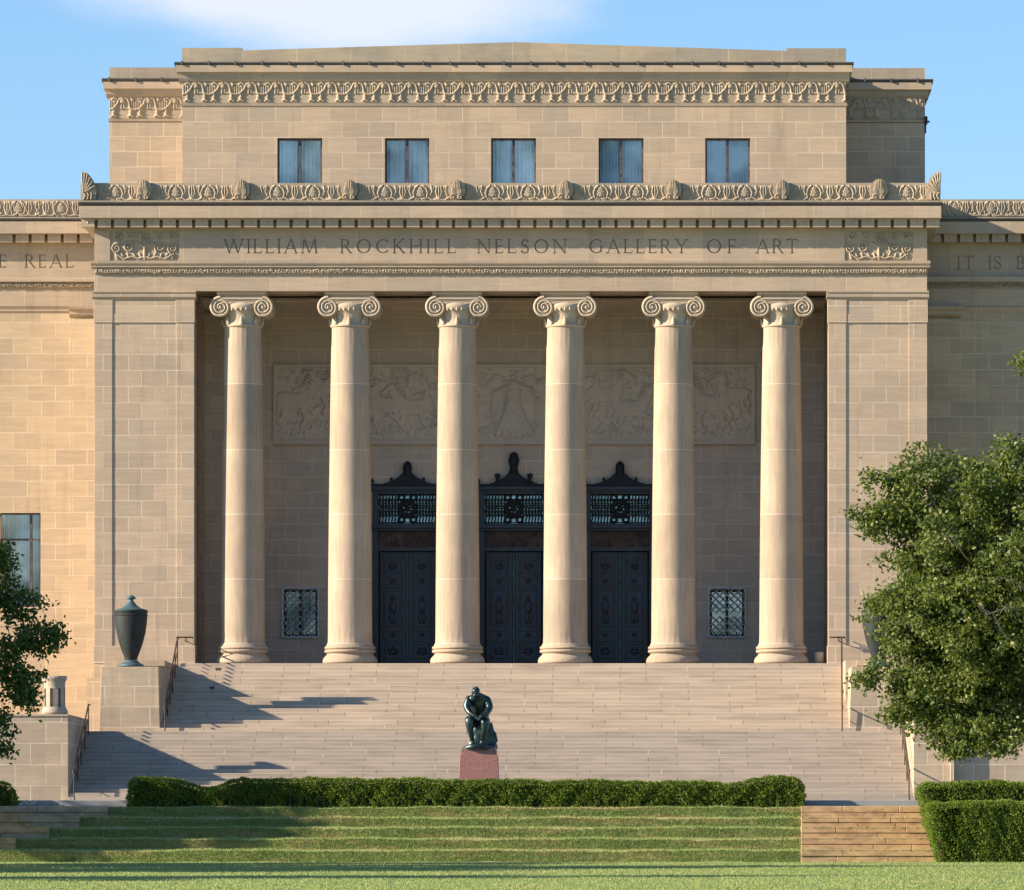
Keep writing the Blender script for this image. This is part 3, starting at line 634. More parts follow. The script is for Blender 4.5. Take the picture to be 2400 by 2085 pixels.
# --- wings
YW = 4.9
def wing(x0, x1, s):
    m = MB(); a, b = min(x0, x1), max(x0, x1)
    if s < 0:
        m.pbox(-900, 0, 719, 1573, YW, YW+12) ; m.pbox(95, 225, 719, 1573, YW, YW+12); m.pbox(0, 95, 719, 1200, YW, YW+12); m.pbox(0, 95, 1421, 1573, YW, YW+12)
        m.v = [(X(-900, YW) if abs(v[0]-X(-900, YW)) < .01 else v[0], v[1], v[2]) for v in m.v]
        m.pbox(166, 225, 748, 1534, YW-.12, YW+.1)
    else:
        m.pbox(2168, 3400, 723, 1573, YW, YW+12); m.pbox(2168, 2250, 748, 1534, YW-.12, YW+.1)
    m.pbox(-900 if s < 0 else 2168, 225 if s < 0 else 3400, 1534, 1573.5, YW-.16, YW+.1)
    m.pbox(-900 if s < 0 else 2168, 225 if s < 0 else 3400, 1573, 1900, YW-.24, YW+.2)
    m.build('wing_wall', S_wing, bld)
    m = MB(); pa, pb = (-900, 225) if s < 0 else (2168, 3400)
    m.box(X(pa, YW), X(pb, YW), YW-.05, YW+3, Z(719, YW)-.001, Z(677, YW))           # architrave
    m.box(X(pa, YW), X(pb, YW), YW-.2, YW+3, Z(662, YW), Z(650, YW))
    m.box(X(pa, YW), X(pb, YW), YW-.08, YW+3, Z(677, YW)+.001, Z(662, YW)-.001)
    m.extrude_x([(YW, Z(745, YW)), (YW-.18, Z(738, YW)), (YW-.18, Z(731, YW)), (YW-.28, Z(726, YW)), (YW-.30, Z(720, YW)), (YW, Z(720, YW))], X(163 if s < 0 else 2168, YW), X(225 if s < 0 else 2254, YW))
    m.extrude_x([(YW, Z(735, YW)), (YW-.05, Z(730, YW)), (YW-.05, Z(726, YW)), (YW-.1, Z(720, YW)), (YW, Z(720, YW))], X(pa, YW), X(163 if s < 0 else 2254, YW)) if s < 0 else m.extrude_x([(YW, Z(735, YW)), (YW-.05, Z(730, YW)), (YW-.05, Z(726, YW)), (YW-.1, Z(720, YW)), (YW, Z(720, YW))], X(2254, YW), X(pb, YW))
    m.build('wing_architrave', S_long, bld)
    f = Field(-895 if s < 0 else 2170, 222 if s < 0 else 3395, 663, 676, YW-.085, 1.5); x = f.x[0]+3
    while x < f.x[-1]-3:
        f.spiral(x, 669.5, 4, .9, random.uniform(0, 6), 1, 1.6, .07, 7, .3); x += random.uniform(5, 8)
    f.build('leaf_band', S_relief, bld, False)
    if s < 0: polys = word('REAL', 59, 172, 597, 628)+word('THE', -64, 15, 597, 628); rg = (-120, 221.8)
    else: polys = word('IT', 2244, 2282, 600, 632)+word('IS', 2317, 2347, 600, 632)+word('BY', 2383, 2440, 600, 632); rg = (2172, 2500)
    incised('inscribed_frieze', rg[0], rg[1], 572, 650, polys, YW-.001, .07, S_long, bld)
    m = MB(); m.box(X(pa, YW), X(pb, YW), YW+.055, YW+3, Z(651, YW), Z(553, YW)); m.box(X(pa, YW), X(pb, YW), YW-.05, YW+.06, Z(572, YW), Z(553, YW))
    if s < 0: m.box(X(pa, YW), X(-119.9, YW), YW, YW+.06, Z(650, YW), Z(572, YW)-.001)
    else: m.box(X(2499.9, YW), X(pb, YW), YW, YW+.06, Z(650, YW), Z(572, YW)-.001)
    m.build('frieze', S_long, bld)
    entablature_top(pa, pb, 29, YW, (570, 552, 525, 517, 514, 470.5), 9 if s < 0 else -9) if False else None
    o = 29*(D0+YW)/F; L, Rr = X(pa, YW), X(pb, YW)
    m = MB(); st_ = 37.5*(D0+YW)/F; a = X(225 if s < 0 else 2168, YW); n = 40
    for i in range(n):
        c = a+(-1 if s < 0 else 1)*st_*(i+.55)
        m.box(c-.4*st_, c+.4*st_, YW-o*.95, YW, Z(571, YW), Z(551, YW)); m.ball((c, YW-o*.95, Z(562, YW)), .045, .025, .045, 8, 5)
    m.build('dentil_course', S_cor, bld)
    MB().box(L, Rr, YW-o*1.35, YW+3, Z(552, YW), Z(524, YW)).build('cornice', S_cor, bld, bevel=.008)
    zb, zt = Z(524, YW), Z(516, YW)
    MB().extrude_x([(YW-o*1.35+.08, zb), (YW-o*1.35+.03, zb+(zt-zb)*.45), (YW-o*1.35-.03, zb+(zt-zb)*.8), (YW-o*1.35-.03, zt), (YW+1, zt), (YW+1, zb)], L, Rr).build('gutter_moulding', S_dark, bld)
    m = MB(); m.box(L, Rr, YW-o+.01, YW+3, zt+.001, Z(512, YW)); m.box(L, Rr, YW-o+.06, YW-o+.5, Z(512, YW)-.01, Z(470.5, YW)); m.build('parapet', S_para, bld)
    f = parapet_relief(-895 if s < 0 else 2195, 196 if s < 0 else 3395, 471.5, 512, YW-o+.055, [-900+100*i for i in range(9)]+[0, 85, 200] if s < 0 else [2195+85*i for i in range(15)])
    MB().box(L, Rr, YW+.6, YW+22, Z(1900, YW), Z(500, YW)).build('wing_roof', S_para, bld)
wing(-900, 225, -1); wing(2168, 3400, 1)
# wing window with vertical blinds
def curtain(name, x0, x1, z0, z1, y, mat, parent, amp=.03, pitch=.09):
    n = int((x1-x0)/pitch*6)+2; xs_ = np.linspace(x0, x1, n)
    rph = random.uniform(0, 6)
    yy = y+amp*np.sin(2*np.pi*(xs_-x0)/pitch+.9*np.sin(xs_*5+rph))
    P = np.stack([np.stack([xs_, yy, np.full(n, z)], -1) for z in (z0, z1)]); return grid_obj(name, P, mat, parent)
def window(px0, px1, py0, py1, yw, cols, rows, cmat, depth=.28, frame=.07, amp=.03, pitch=.10, gap=True):
    x0, x1, z0, z1 = X(px0, yw), X(px1, yw), Z(py1, yw), Z(py0, yw)
    m = MB(); yf = yw+depth; t = frame
    m.box(x0, x0+t, yf-.04, yf+.08, z0, z1); m.box(x1-t, x1, yf-.04, yf+.08, z0, z1); m.box(x0+t, x1-t, yf-.039, yf+.079, z1-t, z1); m.box(x0+t, x1-t, yf-.039, yf+.079, z0, z0+t)
    w = m.build('window', WFRAME, bld)
    m = MB()
    for c in cols: m.box(x0+(x1-x0)*c-.045, x0+(x1-x0)*c+.045, yf-.05, yf+.06, z0+t, z1-t)
    for r in rows: m.box(x0+t, x1-t, yf-.045, yf+.055, z1-(z1-z0)*r-.035, z1-(z1-z0)*r+.035)
    q = m.build('mullion', WFRAME, w)
    g = MB().add([(x0+t, yf+.02, z0+t), (x1-t, yf+.02, z0+t), (x1-t, yf+.02, z1-t), (x0+t, yf+.02, z1-t)], [(0, 1, 2, 3)]).build('pane', GLASS, w)
    if gap:
        mid = (x0+x1)/2
        curtain('curtain', x0+t, mid-.10, z0, z1, yf+.16, cmat, w, amp, pitch); curtain('curtain', mid+.05, x1-t, z0, z1, yf+.16, cmat, w, amp, pitch)
    else: curtain('curtain', x0+t, x1-t, z0, z1, yf+.16, cmat, w, amp, pitch)
    MB().box(x0-.1, x1+.1, yf+.45, yf+.5, z0-.1, z1+.1).build('dark_interior', BRZ_f, w)
    return w
window(-60, 95, 1200, 1421, YW, (.30, .845), (.28,), CURT2, .3, .05, .02, .085, False)
# --- attic storey
YA = 6.0; YR = 10.2
aw = [(650, 755), (902, 1006), (1151, 1256), (1403, 1508), (1653, 1758)]
m = MB(); xs_ = [427]+[q for w in aw for q in w]+[1983]
for a, b in zip(xs_[0::2], xs_[1::2]): m.pbox(a, b, 250, 450, YA, YA+.7)
for a, b in aw: m.pbox(a, b, 250, 324, YA, YA+.7); m.pbox(a, b, 432, 450, YA, YA+.7)
m.build('attic_wall', S_attic, bld)
MB().box(X(427, YA)+.01, X(427, YA)+.7, YA+.7, YR+9, Z(450, YA), Z(100, YA)-.5).box(X(1983, YA)-.7, X(1983, YA)-.01, YA+.7, YR+9, Z(450, YA), Z(100, YA)-.5).box(X(427, YA)+.7, X(1983, YA)-.7, YA+1.6, YR+9, Z(450, YA), Z(150, YA)).build('attic_side_wall', S_attic, bld)
for i, (a, b) in enumerate(aw): window(a, b, 324, 433, YA, (.5,), (), [CURT, CURT2, CURT, CURTB, CURTB2][i], .22, .06, .045, (.17, .2, .15, .13, .11)[i])
def motif_frieze(x0, x1, y0, y1, yw, x_first, pitch):
    f = Field(x0, x1, y0, y1, yw, 1.25); hh = (y1-y0)/50.; k = pitch/293.*1.0; h = .10
    n = int((x1-x0)/pitch)+3; T = y0
    for i in range(-1, n):
        cx = x_first+i*pitch
        def q(dx, y): return (cx+dx*k, T+(y-150)/4.69*hh)
        f.stroke([q(0, 195)], 6.6, .13, flat=.3)
        f.stroke([q(-12, 235), q(-12, 275)], 2.5, h*.8); f.stroke([q(18, 240), q(18, 275)], 2.0, h*.7)
        f.stroke([q(25, 162), q(60, 175), q(75, 225), q(85, 280)], 2.2, h)
        f.stroke([q(-205, 275), q(-160, 290), q(-110, 280), q(-60, 230), q(-35, 175), q(0, 160)], 2.4, h*1.2)
        for dx in (-190, -165, -140, -115, -90): f.stroke([q(dx, 195+8*((dx//25) % 2)), q(dx, 278)], 1.5, h*.6)
        for dx in (-200, -98):
            f.stroke([q(dx, 282), q(dx, 345)], 3.4, h); f.stroke([q(dx-25, 360), q(dx, 350), q(dx+30, 362)], 2.2, h*1.1)
            f.stroke([q(dx-12, 318), q(dx+12, 318)], 1.8, h*1.3)
        f.stroke([q(-60, 178), q(-90, 160), q(-115, 172)], 2.2, h); f.stroke([q(95, 165), q(120, 178), q(100, 190)], 2.0, h)
        f.stroke([q(40, 270), q(75, 282)], 2.0, h)
    f.H *= .55
    return f.build('carved_frieze', S_relief, bld)
def attic_top(x0, x1, ox, yw, rows, xf, parapet, pitch=62.6):
    yc, y1, y2, y3, f0, f1, fm = rows     # gutter top, gutter bottom/corona top, corona bottom, cavetto bottom, frieze 0-1, moulding bottom
    k = (D0+yw)/F; o = ox*k; L, Rr = X(x0, yw), X(x1, yw)
    MB().box(L, Rr, yw+.03, yw+.7, Z(f1+2, yw), Z(y2, yw)).build('attic_frieze_wall', S_attic, bld)
    motif_frieze(x0, x1, f0, f1, yw+.025, xf, pitch)
    m = MB(); m.extrude_x([(yw, Z(fm, yw)), (yw-.03, Z(fm-1, yw)), (yw-.05, Z(f1+1, yw)), (yw+.1, Z(f1, yw)), (yw+.6, Z(f1, yw)), (yw+.6, Z(fm, yw))], L-.04, Rr+.04)
    m.build('string_course', S_cor, bld)
    m = MB(); m.extrude_x([(yw+.02, Z(f0+.5, yw)), (yw-.03, Z(f0-3, yw)), (yw-.07, Z(y3, yw)), (yw-o*.45, Z(y2+4, yw)), (yw-o*.8, Z(y2, yw)), (yw+.6, Z(y2, yw)), (yw+.6, Z(f0+.5, yw))], L-o*.55, Rr+o*.55)
    m.box(L-o, Rr+o, yw-o, yw+8, Z(y2, yw), Z(y1, yw))
    m.build('cornice', S_cor, bld)
    m = MB(); zb, zt = Z(y1, yw), Z(yc, yw)
    m.extrude_x([(yw-o+.04, zb), (yw-o-.05, zt-.03), (yw-o-.05, zt), (yw+2, zt), (yw+2, zb)], L-o-.05, Rr+o+.05)
    x = L; 
    while x < Rr: m.box(x-.03, x+.03, yw-o-.065, yw-o+.1, zb+.01, zt+.035); x += .925
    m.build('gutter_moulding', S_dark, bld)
    MB().extrude_y([(X(a, yw), Z(b, yw)) for a, b in parapet], yw-.03, yw+1.2).build('parapet', S_para, bld)
attic_top(427, 1983, 14, YA, (148, 155, 171, 184, 193, 242, 250), 460, [(427, 149), (427, 113), (567, 113), (567, 119), (1210, 99.5), (1843, 120), (1843, 114), (1983, 114), (1983, 149)][::-1])
MB().pbox(257, 440, 287, 460, YR, YR+8).build('attic_recess_wall', S_attic, bld); MB().pbox(1970, 2168, 289, 460, YR, YR+8).build('attic_recess_wall', S_attic, bld)
attic_top(257, 445, 14, YR, (186, 194, 210, 222, 228, 279, 286), 287, [(257, 187), (257, 159), (445, 159), (445, 187)][::-1], 61.5)
attic_top(1965, 2168, 15, YR, (188, 196, 212, 224, 230, 281, 288), 2012, [(1965, 189), (1965, 160.5), (2168, 160.5), (2168, 189)][::-1], 61.5)
MB().box(X(257, YR)+.2, X(2168, YR)-.2, YR+.8, YR+9, Z(460, YR), Z(190, YR)).box(X(222), X(2172), 1.5, 12, Z(649), Z(476)).build('roof', S_para, bld)
# --- porch: back wall, ceiling, pilasters, relief, windows, doors
YP = 5.2
dc = [955, 1204, 1453]
m = MB(); lows = [(470, 664), (744, 875), (1035, 1124), (1284, 1373), (1533, 1663), (1745, 1935)]
m.pbox(440, 1965, 690, 1150, YP, YP+.6)
for a, b in ((440, 664), (744, 875), (1035, 1124), (1284, 1373), (1533, 1663), (1745, 1965)): m.pbox(a, b, 1150, 1560, YP, YP+.6)
for a, b in ((664, 744), (1663, 1745)): m.pbox(a, b, 1150, 1379, YP, YP+.6); m.pbox(a, b, 1490, 1560, YP, YP+.6)
m.pbox(440, 622, 735, 1560, YP-.22, YP+.1); m.pbox(1788, 1965, 735, 1560, YP-.22, YP+.1)
m.build('porch_back_wall', S_back, bld)
m = MB(); m.extrude_x([(YP, Z(738, YP)), (YP-.06, Z(736, YP)), (YP-.06, Z(728, YP)), (YP-.22, Z(722, YP)), (YP-.26, Z(714, YP)), (YP-.34, Z(708, YP)), (YP-.34, Z(702, YP)), (YP, Z(702, YP))], X(440, YP), X(1965, YP))
m.build('porch_cornice', S_back, bld)
MB().box(X(450), X(1945), 1.5, YP, Z(703, YP)+.1, Z(650)).build('porch_ceiling', S_back, bld)
MB().box(X(430), X(1965), -.0, YP+.5, Z(1553.5)-.25, Z(1553.5)-.003).build('porch_floor', S_step, bld)
def figure(f, x, y, s, lean=0, arm=1, h=.08):
    f.stroke([(x, y), (x+lean*s, y-20*s)], 7*s, h, 9*s, flat=.25)
    f.stroke([(x+lean*s*1.3, y-31*s)], 5*s, h, flat=.25)
    f.stroke([(x+lean*s, y-22*s), (x+(lean+arm*14)*s, y-30*s), (x+(lean+arm*27)*s, y-24*s)], 3.2*s, h*1.1, 2.4*s, flat=.3)
    f.stroke([(x, y), (x+arm*9*s, y+14*s), (x+arm*3*s, y+28*s)], 5*s, h, 3*s, flat=.3)
def horse(f, x, y, s, d, h=.075):
    f.stroke([(x-24*d*s, y-2*s), (x, y+2*s), (x+22*d*s, y-5*s)], 16*s, h, 15*s, flat=.18)
    f.stroke([(x+24*d*s, y-10*s), (x+36*d*s, y-26*s), (x+44*d*s, y-40*s)], 12*s, h*1.05, 7*s, flat=.2)
    f.stroke([(x+44*d*s, y-42*s), (x+62*d*s, y-30*s)], 7*s, h*1.1, 4*s, flat=.25)
    for k in range(6): f.stroke([(x+(28+3*k)*d*s, y-(22+5*k)*s), (x+(14+3*k)*d*s, y-(26+6*k)*s)], 2*s, h*1.2)
    for a, b, c in (((20, 8), (38, 22), (50, 12)), ((14, 10), (24, 34), (14, 52)), ((-26, 6), (-40, 24), (-30, 46)), ((-20, 10), (-22, 30), (-40, 50))):
        f.stroke([(x+a[0]*d*s, y+a[1]*s), (x+b[0]*d*s, y+b[1]*s), (x+c[0]*d*s, y+c[1]*s)], 7*s, h, 2.6*s, flat=.25)
    f.stroke([(x-36*d*s, y-8*s), (x-52*d*s, y-2*s), (x-58*d*s, y+22*s)], 5*s, h*.8, 2*s)
rp = Field(648, 1762, 861, 1034, YP-.012, 1.3)
for k in range(430):      # leafy background cut into the top of the panel
    x = random.uniform(655, 1755); y = 866+abs(random.gauss(0, 20))
    if 1140 < x < 1270 and random.random() < .6: continue
    rp.spiral(x, y, random.uniform(3, 7), .7, random.uniform(0, 6), random.choice((-1, 1)), 1.5, .04, 6)
for x, y, s, d in ((690, 940, 1.15, 1), (742, 918, 1.0, 1), (835, 925, 1., -1), (905, 950, 1.15, -1), (965, 955, 1.1, -1), (1420, 925, 1.1, 1), (1480, 958, 1.05, 1), (1580, 945, 1., -1), (1665, 945, 1.2, -1), (1720, 925, .9, -1)): horse(rp, x, y, s, d)
for x, y, s, l, a in ((880, 925, 1., 4, 1), (960, 905, .9, 4, 1), (1005, 960, 1.2, -4, -1), (1080, 940, 1.2, 2, -1), (1335, 950, 1.2, -3, 1), (1395, 915, 1., 3, -1), (1440, 895, .8, 3, 1), (1690, 910, 1.1, 5, -1), (1560, 910, .9, -4, 1), (735, 895, .8, -4, -1)): figure(rp, x, y, s, l, a)
cxx = 1204; rp.H *= 1.0; f = rp      # the standing central figure in wide draped robes
f.stroke([(cxx, 905), (cxx, 960)], 13, .10, 18, flat=.25); f.stroke([(cxx, 885)], 7, .10, flat=.3)
f.stroke([(cxx-8, 905), (cxx-32, 915), (cxx-48, 922)], 5, .10, 3.5); f.stroke([(cxx+8, 905), (cxx+32, 910), (cxx+50, 922)], 5, .10, 3.5)
for k in range(15):
    q = -1+2*k/14; f.stroke([(cxx+q*10, 940), (cxx+q*24, 980), (cxx+q*(40+4*(k % 3)), 1022)], 3.6, .09, 4.2)
for sg in (-1, 1): f.stroke([(cxx+sg*48, 922), (cxx+sg*54, 965), (cxx+sg*44, 1000)], 2.2, .07); f.stroke([(cxx+sg*20, 888), (cxx+sg*45, 880), (cxx+sg*58, 900)], 3, .06)
for wx in (1010, 1030): rp.spiral(wx, 985, 20, 1, 0, 1, 2, .08, 22, 1)
for a in range(8): rp.stroke([(1020, 985), (1020+18*math.cos(a*.785), 985+18*math.sin(a*.785))], 1.4, .07)
for k in range(420):
    x = random.uniform(655, 1755); y = 1026-abs(random.gauss(0, 20))
    rp.stroke([(x, y), (x+random.uniform(-8, 8), y-random.uniform(3, 9))], random.uniform(1, 2.4), .045)
for k in range(520):      # folds, muscles and manes cut over the figures
    x = random.uniform(660, 1750); y = random.uniform(885, 1022); a = random.uniform(0, 6.28); L_ = random.uniform(4, 15); c_ = random.uniform(-.12, .12); iy = min(rp.ny-1, int((y-862)/1.3)); ix = min(rp.nx-1, int((x-648)/1.3))
    pts = []
    for q_ in range(5): pts.append((x, y)); x += L_/4*math.cos(a); y += L_/4*math.sin(a); a += c_*L_/3
    rp.stroke(pts, random.uniform(1.0, 1.9), rp.H[iy, ix]+random.uniform(.018, .04), .8)
rp.build('figure_relief', S_relief_back, bld)
m = MB()
for a, b, c, d in ((641, 648, 855, 1040), (1762, 1769, 855, 1040), (648, 1762, 855, 861), (648, 1762, 1034, 1040)): m.pbox(a, b, c, d, YP-.10, YP+.03)
m.pbox(640, 1770, 1040, 1041.5, YP-.13, YP+.02); m.build('relief_border', S_relief_back, bld)
def small_window(px0, px1, py0, py1):
    w = window(px0, px1, py0, py1, YP, (.5,), (), CURTD, .25, .09, .012, .22)
    m = MB(); y = YP-.08; k = (D0+YP)/F; x0, x1, z0, z1 = X(px0-2, YP), X(px1+2, YP), Z(py1+2, YP), Z(py0-2, YP)
    for a, b in (((x0, z0), (x1, z0)), ((x1, z0), (x1, z1)), ((x1, z1), (x0, z1)), ((x0, z1), (x0, z0))):
        n = 10; pts = []
        for i in range(n+1):
            t = i/n; wv = .02*math.sin(i*math.pi*.8)
            pts.append((a[0]+(b[0]-a[0])*t+(wv if a[0] == b[0] else 0), y, a[1]+(b[1]-a[1])*t+(wv if a[1] == b[1] else 0)))
        m.tube(pts, .028, 6)
    nx, nz_ = 5, 7; dx, dz_ = (x1-x0)/nx, (z1-z0)/nz_
    for i in range(nx):
        for j in range(nz_):
            cx_, cz_ = x0+dx*(i+.5), z0+dz_*(j+.5)
            m.tube([(cx_-dx/2, y, cz_), (cx_, y, cz_+dz_/2), (cx_+dx/2, y, cz_), (cx_, y, cz_-dz_/2), (cx_-dx/2, y, cz_)], .019, 4)
    for cx_ in (x0, x1):
        for cz_ in (z0+.1, z1-.1): m.box(cx_-.02, cx_+.02, y, YP+.02, cz_-.02, cz_+.02)
    m.build('grille', GRILLE, w)
small_window(664, 744, 1379, 1490); small_window(1663, 1745, 1379, 1490)
def door(cx, big):
    hw = 82; y = YP-.10; k = (D0+YP)/F
    m = MB()
    # surround: jambs, lintel panels, cornice
    m.pbox(cx-hw, cx-hw+14, 1146, 1553, y, YP+.5); m.pbox(cx+hw-14, cx+hw, 1146, 1553, y, YP+.5)
    m.pbox(cx-hw+14, cx+hw-14, 1146, 1156, y+.001, YP+.5); m.pbox(cx-hw+14, cx+hw-14, 1226, 1244, y+.001, YP+.5); m.pbox(cx-hw+14, cx+hw-14, 1282, 1290, y+.001, YP+.5)
    m.pbox(cx-hw-3, cx+hw+3, 1228, 1236, y-.08, y+.02); m.pbox(cx-hw-3, cx+hw+3, 1238, 1242, y-.12, y+.02)
    m.pbox(cx-hw-6, cx+hw+6, 1138, 1146, y-.14, YP+.1); m.pbox(cx-hw-3, cx+hw+3, 1146, 1150, y-.07, y+.02)
    r = m.build('door', BRZ, bld, bevel=.008)
    # crest with finial
    pts = [(cx-hw-2, 1138), (cx-hw-2, 1133), (cx-60, 1133), (cx-40, 1127), (cx-22, 1117), (cx-10, 1106), (cx+10, 1106), (cx+22, 1117), (cx+40, 1127), (cx+60, 1133), (cx+hw+2, 1133), (cx+hw+2, 1138)]
    MB().extrude_y([(X(a, y), Z(b, y)) for a, b in pts][::-1], y-.06, YP-.01).build('crest', BRZ_f, r)
    top = 1058 if big else 1080; H = (1109-top)*k; R0 = (12 if big else 10.5)*k
    x0, z0 = X(cx, y), Z(1108, y)
    pr = [(R0*.95, -.1), (R0*1.0, H*.25), (R0*1.0, H*.52), (R0*.86, H*.75), (R0*.5, H*.93), (.012, H)] if not big else [(R0*.95, -.02), (R0*.95, H*.10), (R0*.80, H*.14), (R0*.74, H*.24), (R0*.86, H*.34), (R0*.98, H*.52), (R0*.97, H*.68), (R0*.80, H*.84), (R0*.45, H*.95), (.012, H)]
    fm = MB().lathe(pr, (x0, y+.02, z0), 20)
    for j in range(10):
        a = j*math.pi/5; big and fm.tube([(x0+R0*.62*math.cos(a), y+.02+R0*.62*math.sin(a), z0+H*.3), (x0+R0*1.0*math.cos(a), y+.02+R0*math.sin(a), z0+H*.58), (x0+R0*.6*math.cos(a), y+.02+R0*.6*math.sin(a), z0+H*.92)], .022, 5)
    fm.build('finial', BRZ_f, r)
    for sg in (-1, 1):
        xx = X(cx+sg*38, y); zz = Z(1131, y); s_ = 1.4 if big else .8
        MB().lathe([(.07*s_, 0), (.09*s_, .03), (.035*s_, .10), (.06*s_, .16*s_), (.08*s_, .21*s_) if big else (.045, .19), (.01, .24*s_+.01)], (xx, y-.0, zz), 10).build('small_finial', BRZ_f, r)
    for sg in (-1, 1):
        MB().lathe([(.05, 0), (.06, .05), (.03, .1), (.055, .18), (.01, .28)], (X(cx+sg*hw, y), y, Z(1138, y)), 8).build('small_finial', BRZ_f, r)
    # grille over pale glass
    MB().pbox(cx-hw+14, cx+hw-14, 1156, 1226, YP+.2, YP+.22).build('transom_glass', PALEGLASS, r)
    m = MB(); yg = YP+.04; x0p, x1p = cx-68, cx+68
    for j in range(19):
        px = x0p+3+j*(x1p-x0p-6)/18.
        if abs(px-cx) < 16: continue
        m.tube([(X(px+1.2*math.sin(i*1.9), yg), yg, Z(1156+i*7, yg)) for i in range(11)], .026, 5)
    for py in (1158, 1168, 1182, 1195, 1207, 1223): m.pbox(x0p, x1p, py-1.1, py+1.1, yg-.03, yg+.03)
    for j in range(18):
        for py, rr_ in ((1175, 3.3), (1201, 3.0), (1188, 2.6)):
            px = x0p+7+j*(x1p-x0p-14)/17.
            if abs(px-cx) < 19: continue
            m.tube([(X(px+rr_*math.cos(a), yg), yg-.02, Z(py+rr_*math.sin(a), yg)) for a in [q*math.pi/3 for q in range(7)]], .016, 4)
    c3 = (X(cx, yg), yg-.05, Z(1190, yg))
    def ring(r0, tt, seg=20): m.tube([(c3[0]+r0*math.cos(a), c3[1], c3[2]+r0*math.sin(a)) for a in [q*2*math.pi/seg for q in range(seg+1)]], tt, 6)
    ring(14*k, .05); ring(19*k, .06); m.ball(c3, .10, .05, .10)
    for q in range(6 if not big else 8): a = q*math.pi/3+.3; m.tube([c3, (c3[0]+15*k*math.cos(a), c3[1], c3[2]+15*k*math.sin(a))], .03, 5)
    for sx in (-1, 1):
        for sz in (-1, 1):
            q = (X(cx+sx*14, yg), yg-.03, Z(1190+sz*26, yg)); m.tube([(q[0]+.10*math.cos(a), q[1], q[2]+.10*math.sin(a)) for a in [w*math.pi/4 for w in range(9)]], .05, 5)
    m.build('transom_grille', BRZ_f, r)
    # overdoor panel with worn brown relief
    f = Field(cx-68, cx+68, 1244, 1282, YP-.0, 1.6)
    for j in range(40): f.spiral(cx+random.uniform(-62, 62), random.uniform(1250, 1276), random.uniform(2, 5), .8, random.uniform(0, 6), 1, 1.6, .03, 6)
    f.build('overdoor_panel', BRZ_red, r)
    # leaves
    MB().pbox(cx-70, cx+70, 1288, 1553, YP+.30, YP+.4).build('door_backing', BRZ_f, r)
    for sg in (-1, 1):
        m = MB(); a, b = (cx-65, cx-3) if sg < 0 else (cx+3, cx+65)
        yl = YP+.14
        m.pbox(a, b, 1292, 1551, yl+.05, yl+.12)
        m.pbox(a, a+9, 1292, 1551, yl, yl+.06); m.pbox(b-9, b, 1292, 1551, yl, yl+.06)
        for p0, p1 in ((1292, 1306), (1346, 1353), (1368, 1376), (1471, 1478), (1495, 1502), (1546, 1551)): m.pbox(a+9, b-9, p0, p1, yl+.001, yl+.061)
        for p0, p1 in ((1311, 1341), (1381, 1466), (1506, 1542)):
            for u0, u1, v0, v1 in ((a+12, b-12, p0, p0+2.5), (a+12, b-12, p1-2.5, p1), (a+12, a+14.5, p0+2.5, p1-2.5), (b-14.5, b-12, p0+2.5, p1-2.5)): m.pbox(u0, u1, v0, v1, yl+.02, yl+.055)
        mx_ = X((a+b)/2, yl)
        for py, sz in ((1326, .14), (1360, .08), (1486, .08), (1524, .16)):
            for q in range(5): an = q*1.257+sg; m.ball((mx_+sz*math.cos(an)*.8, yl+.05, Z(py, yl)+sz*math.sin(an)*.6), sz*.5, .035, sz*.4, 8, 5)
        m.ball((mx_, yl+.05, Z(1400, yl)), .08, .04, .09); m.ball((mx_, yl+.05, Z(1420, yl)), .14, .045, .24); m.ball((mx_-.05, yl+.05, Z(1446, yl)), .08, .04, .22); m.ball((mx_+.07, yl+.05, Z(1447, yl)), .08, .04, .2)
        m.build('door_leaf', BRZ, r, bevel=.006)
    MB().pbox(cx-3, cx+3, 1292, 1551, YP+.06, YP+.28).build('centre_bar', PAT, r, bevel=.01)
for c, b in zip(dc, (0, 1, 0)): door(c, b)
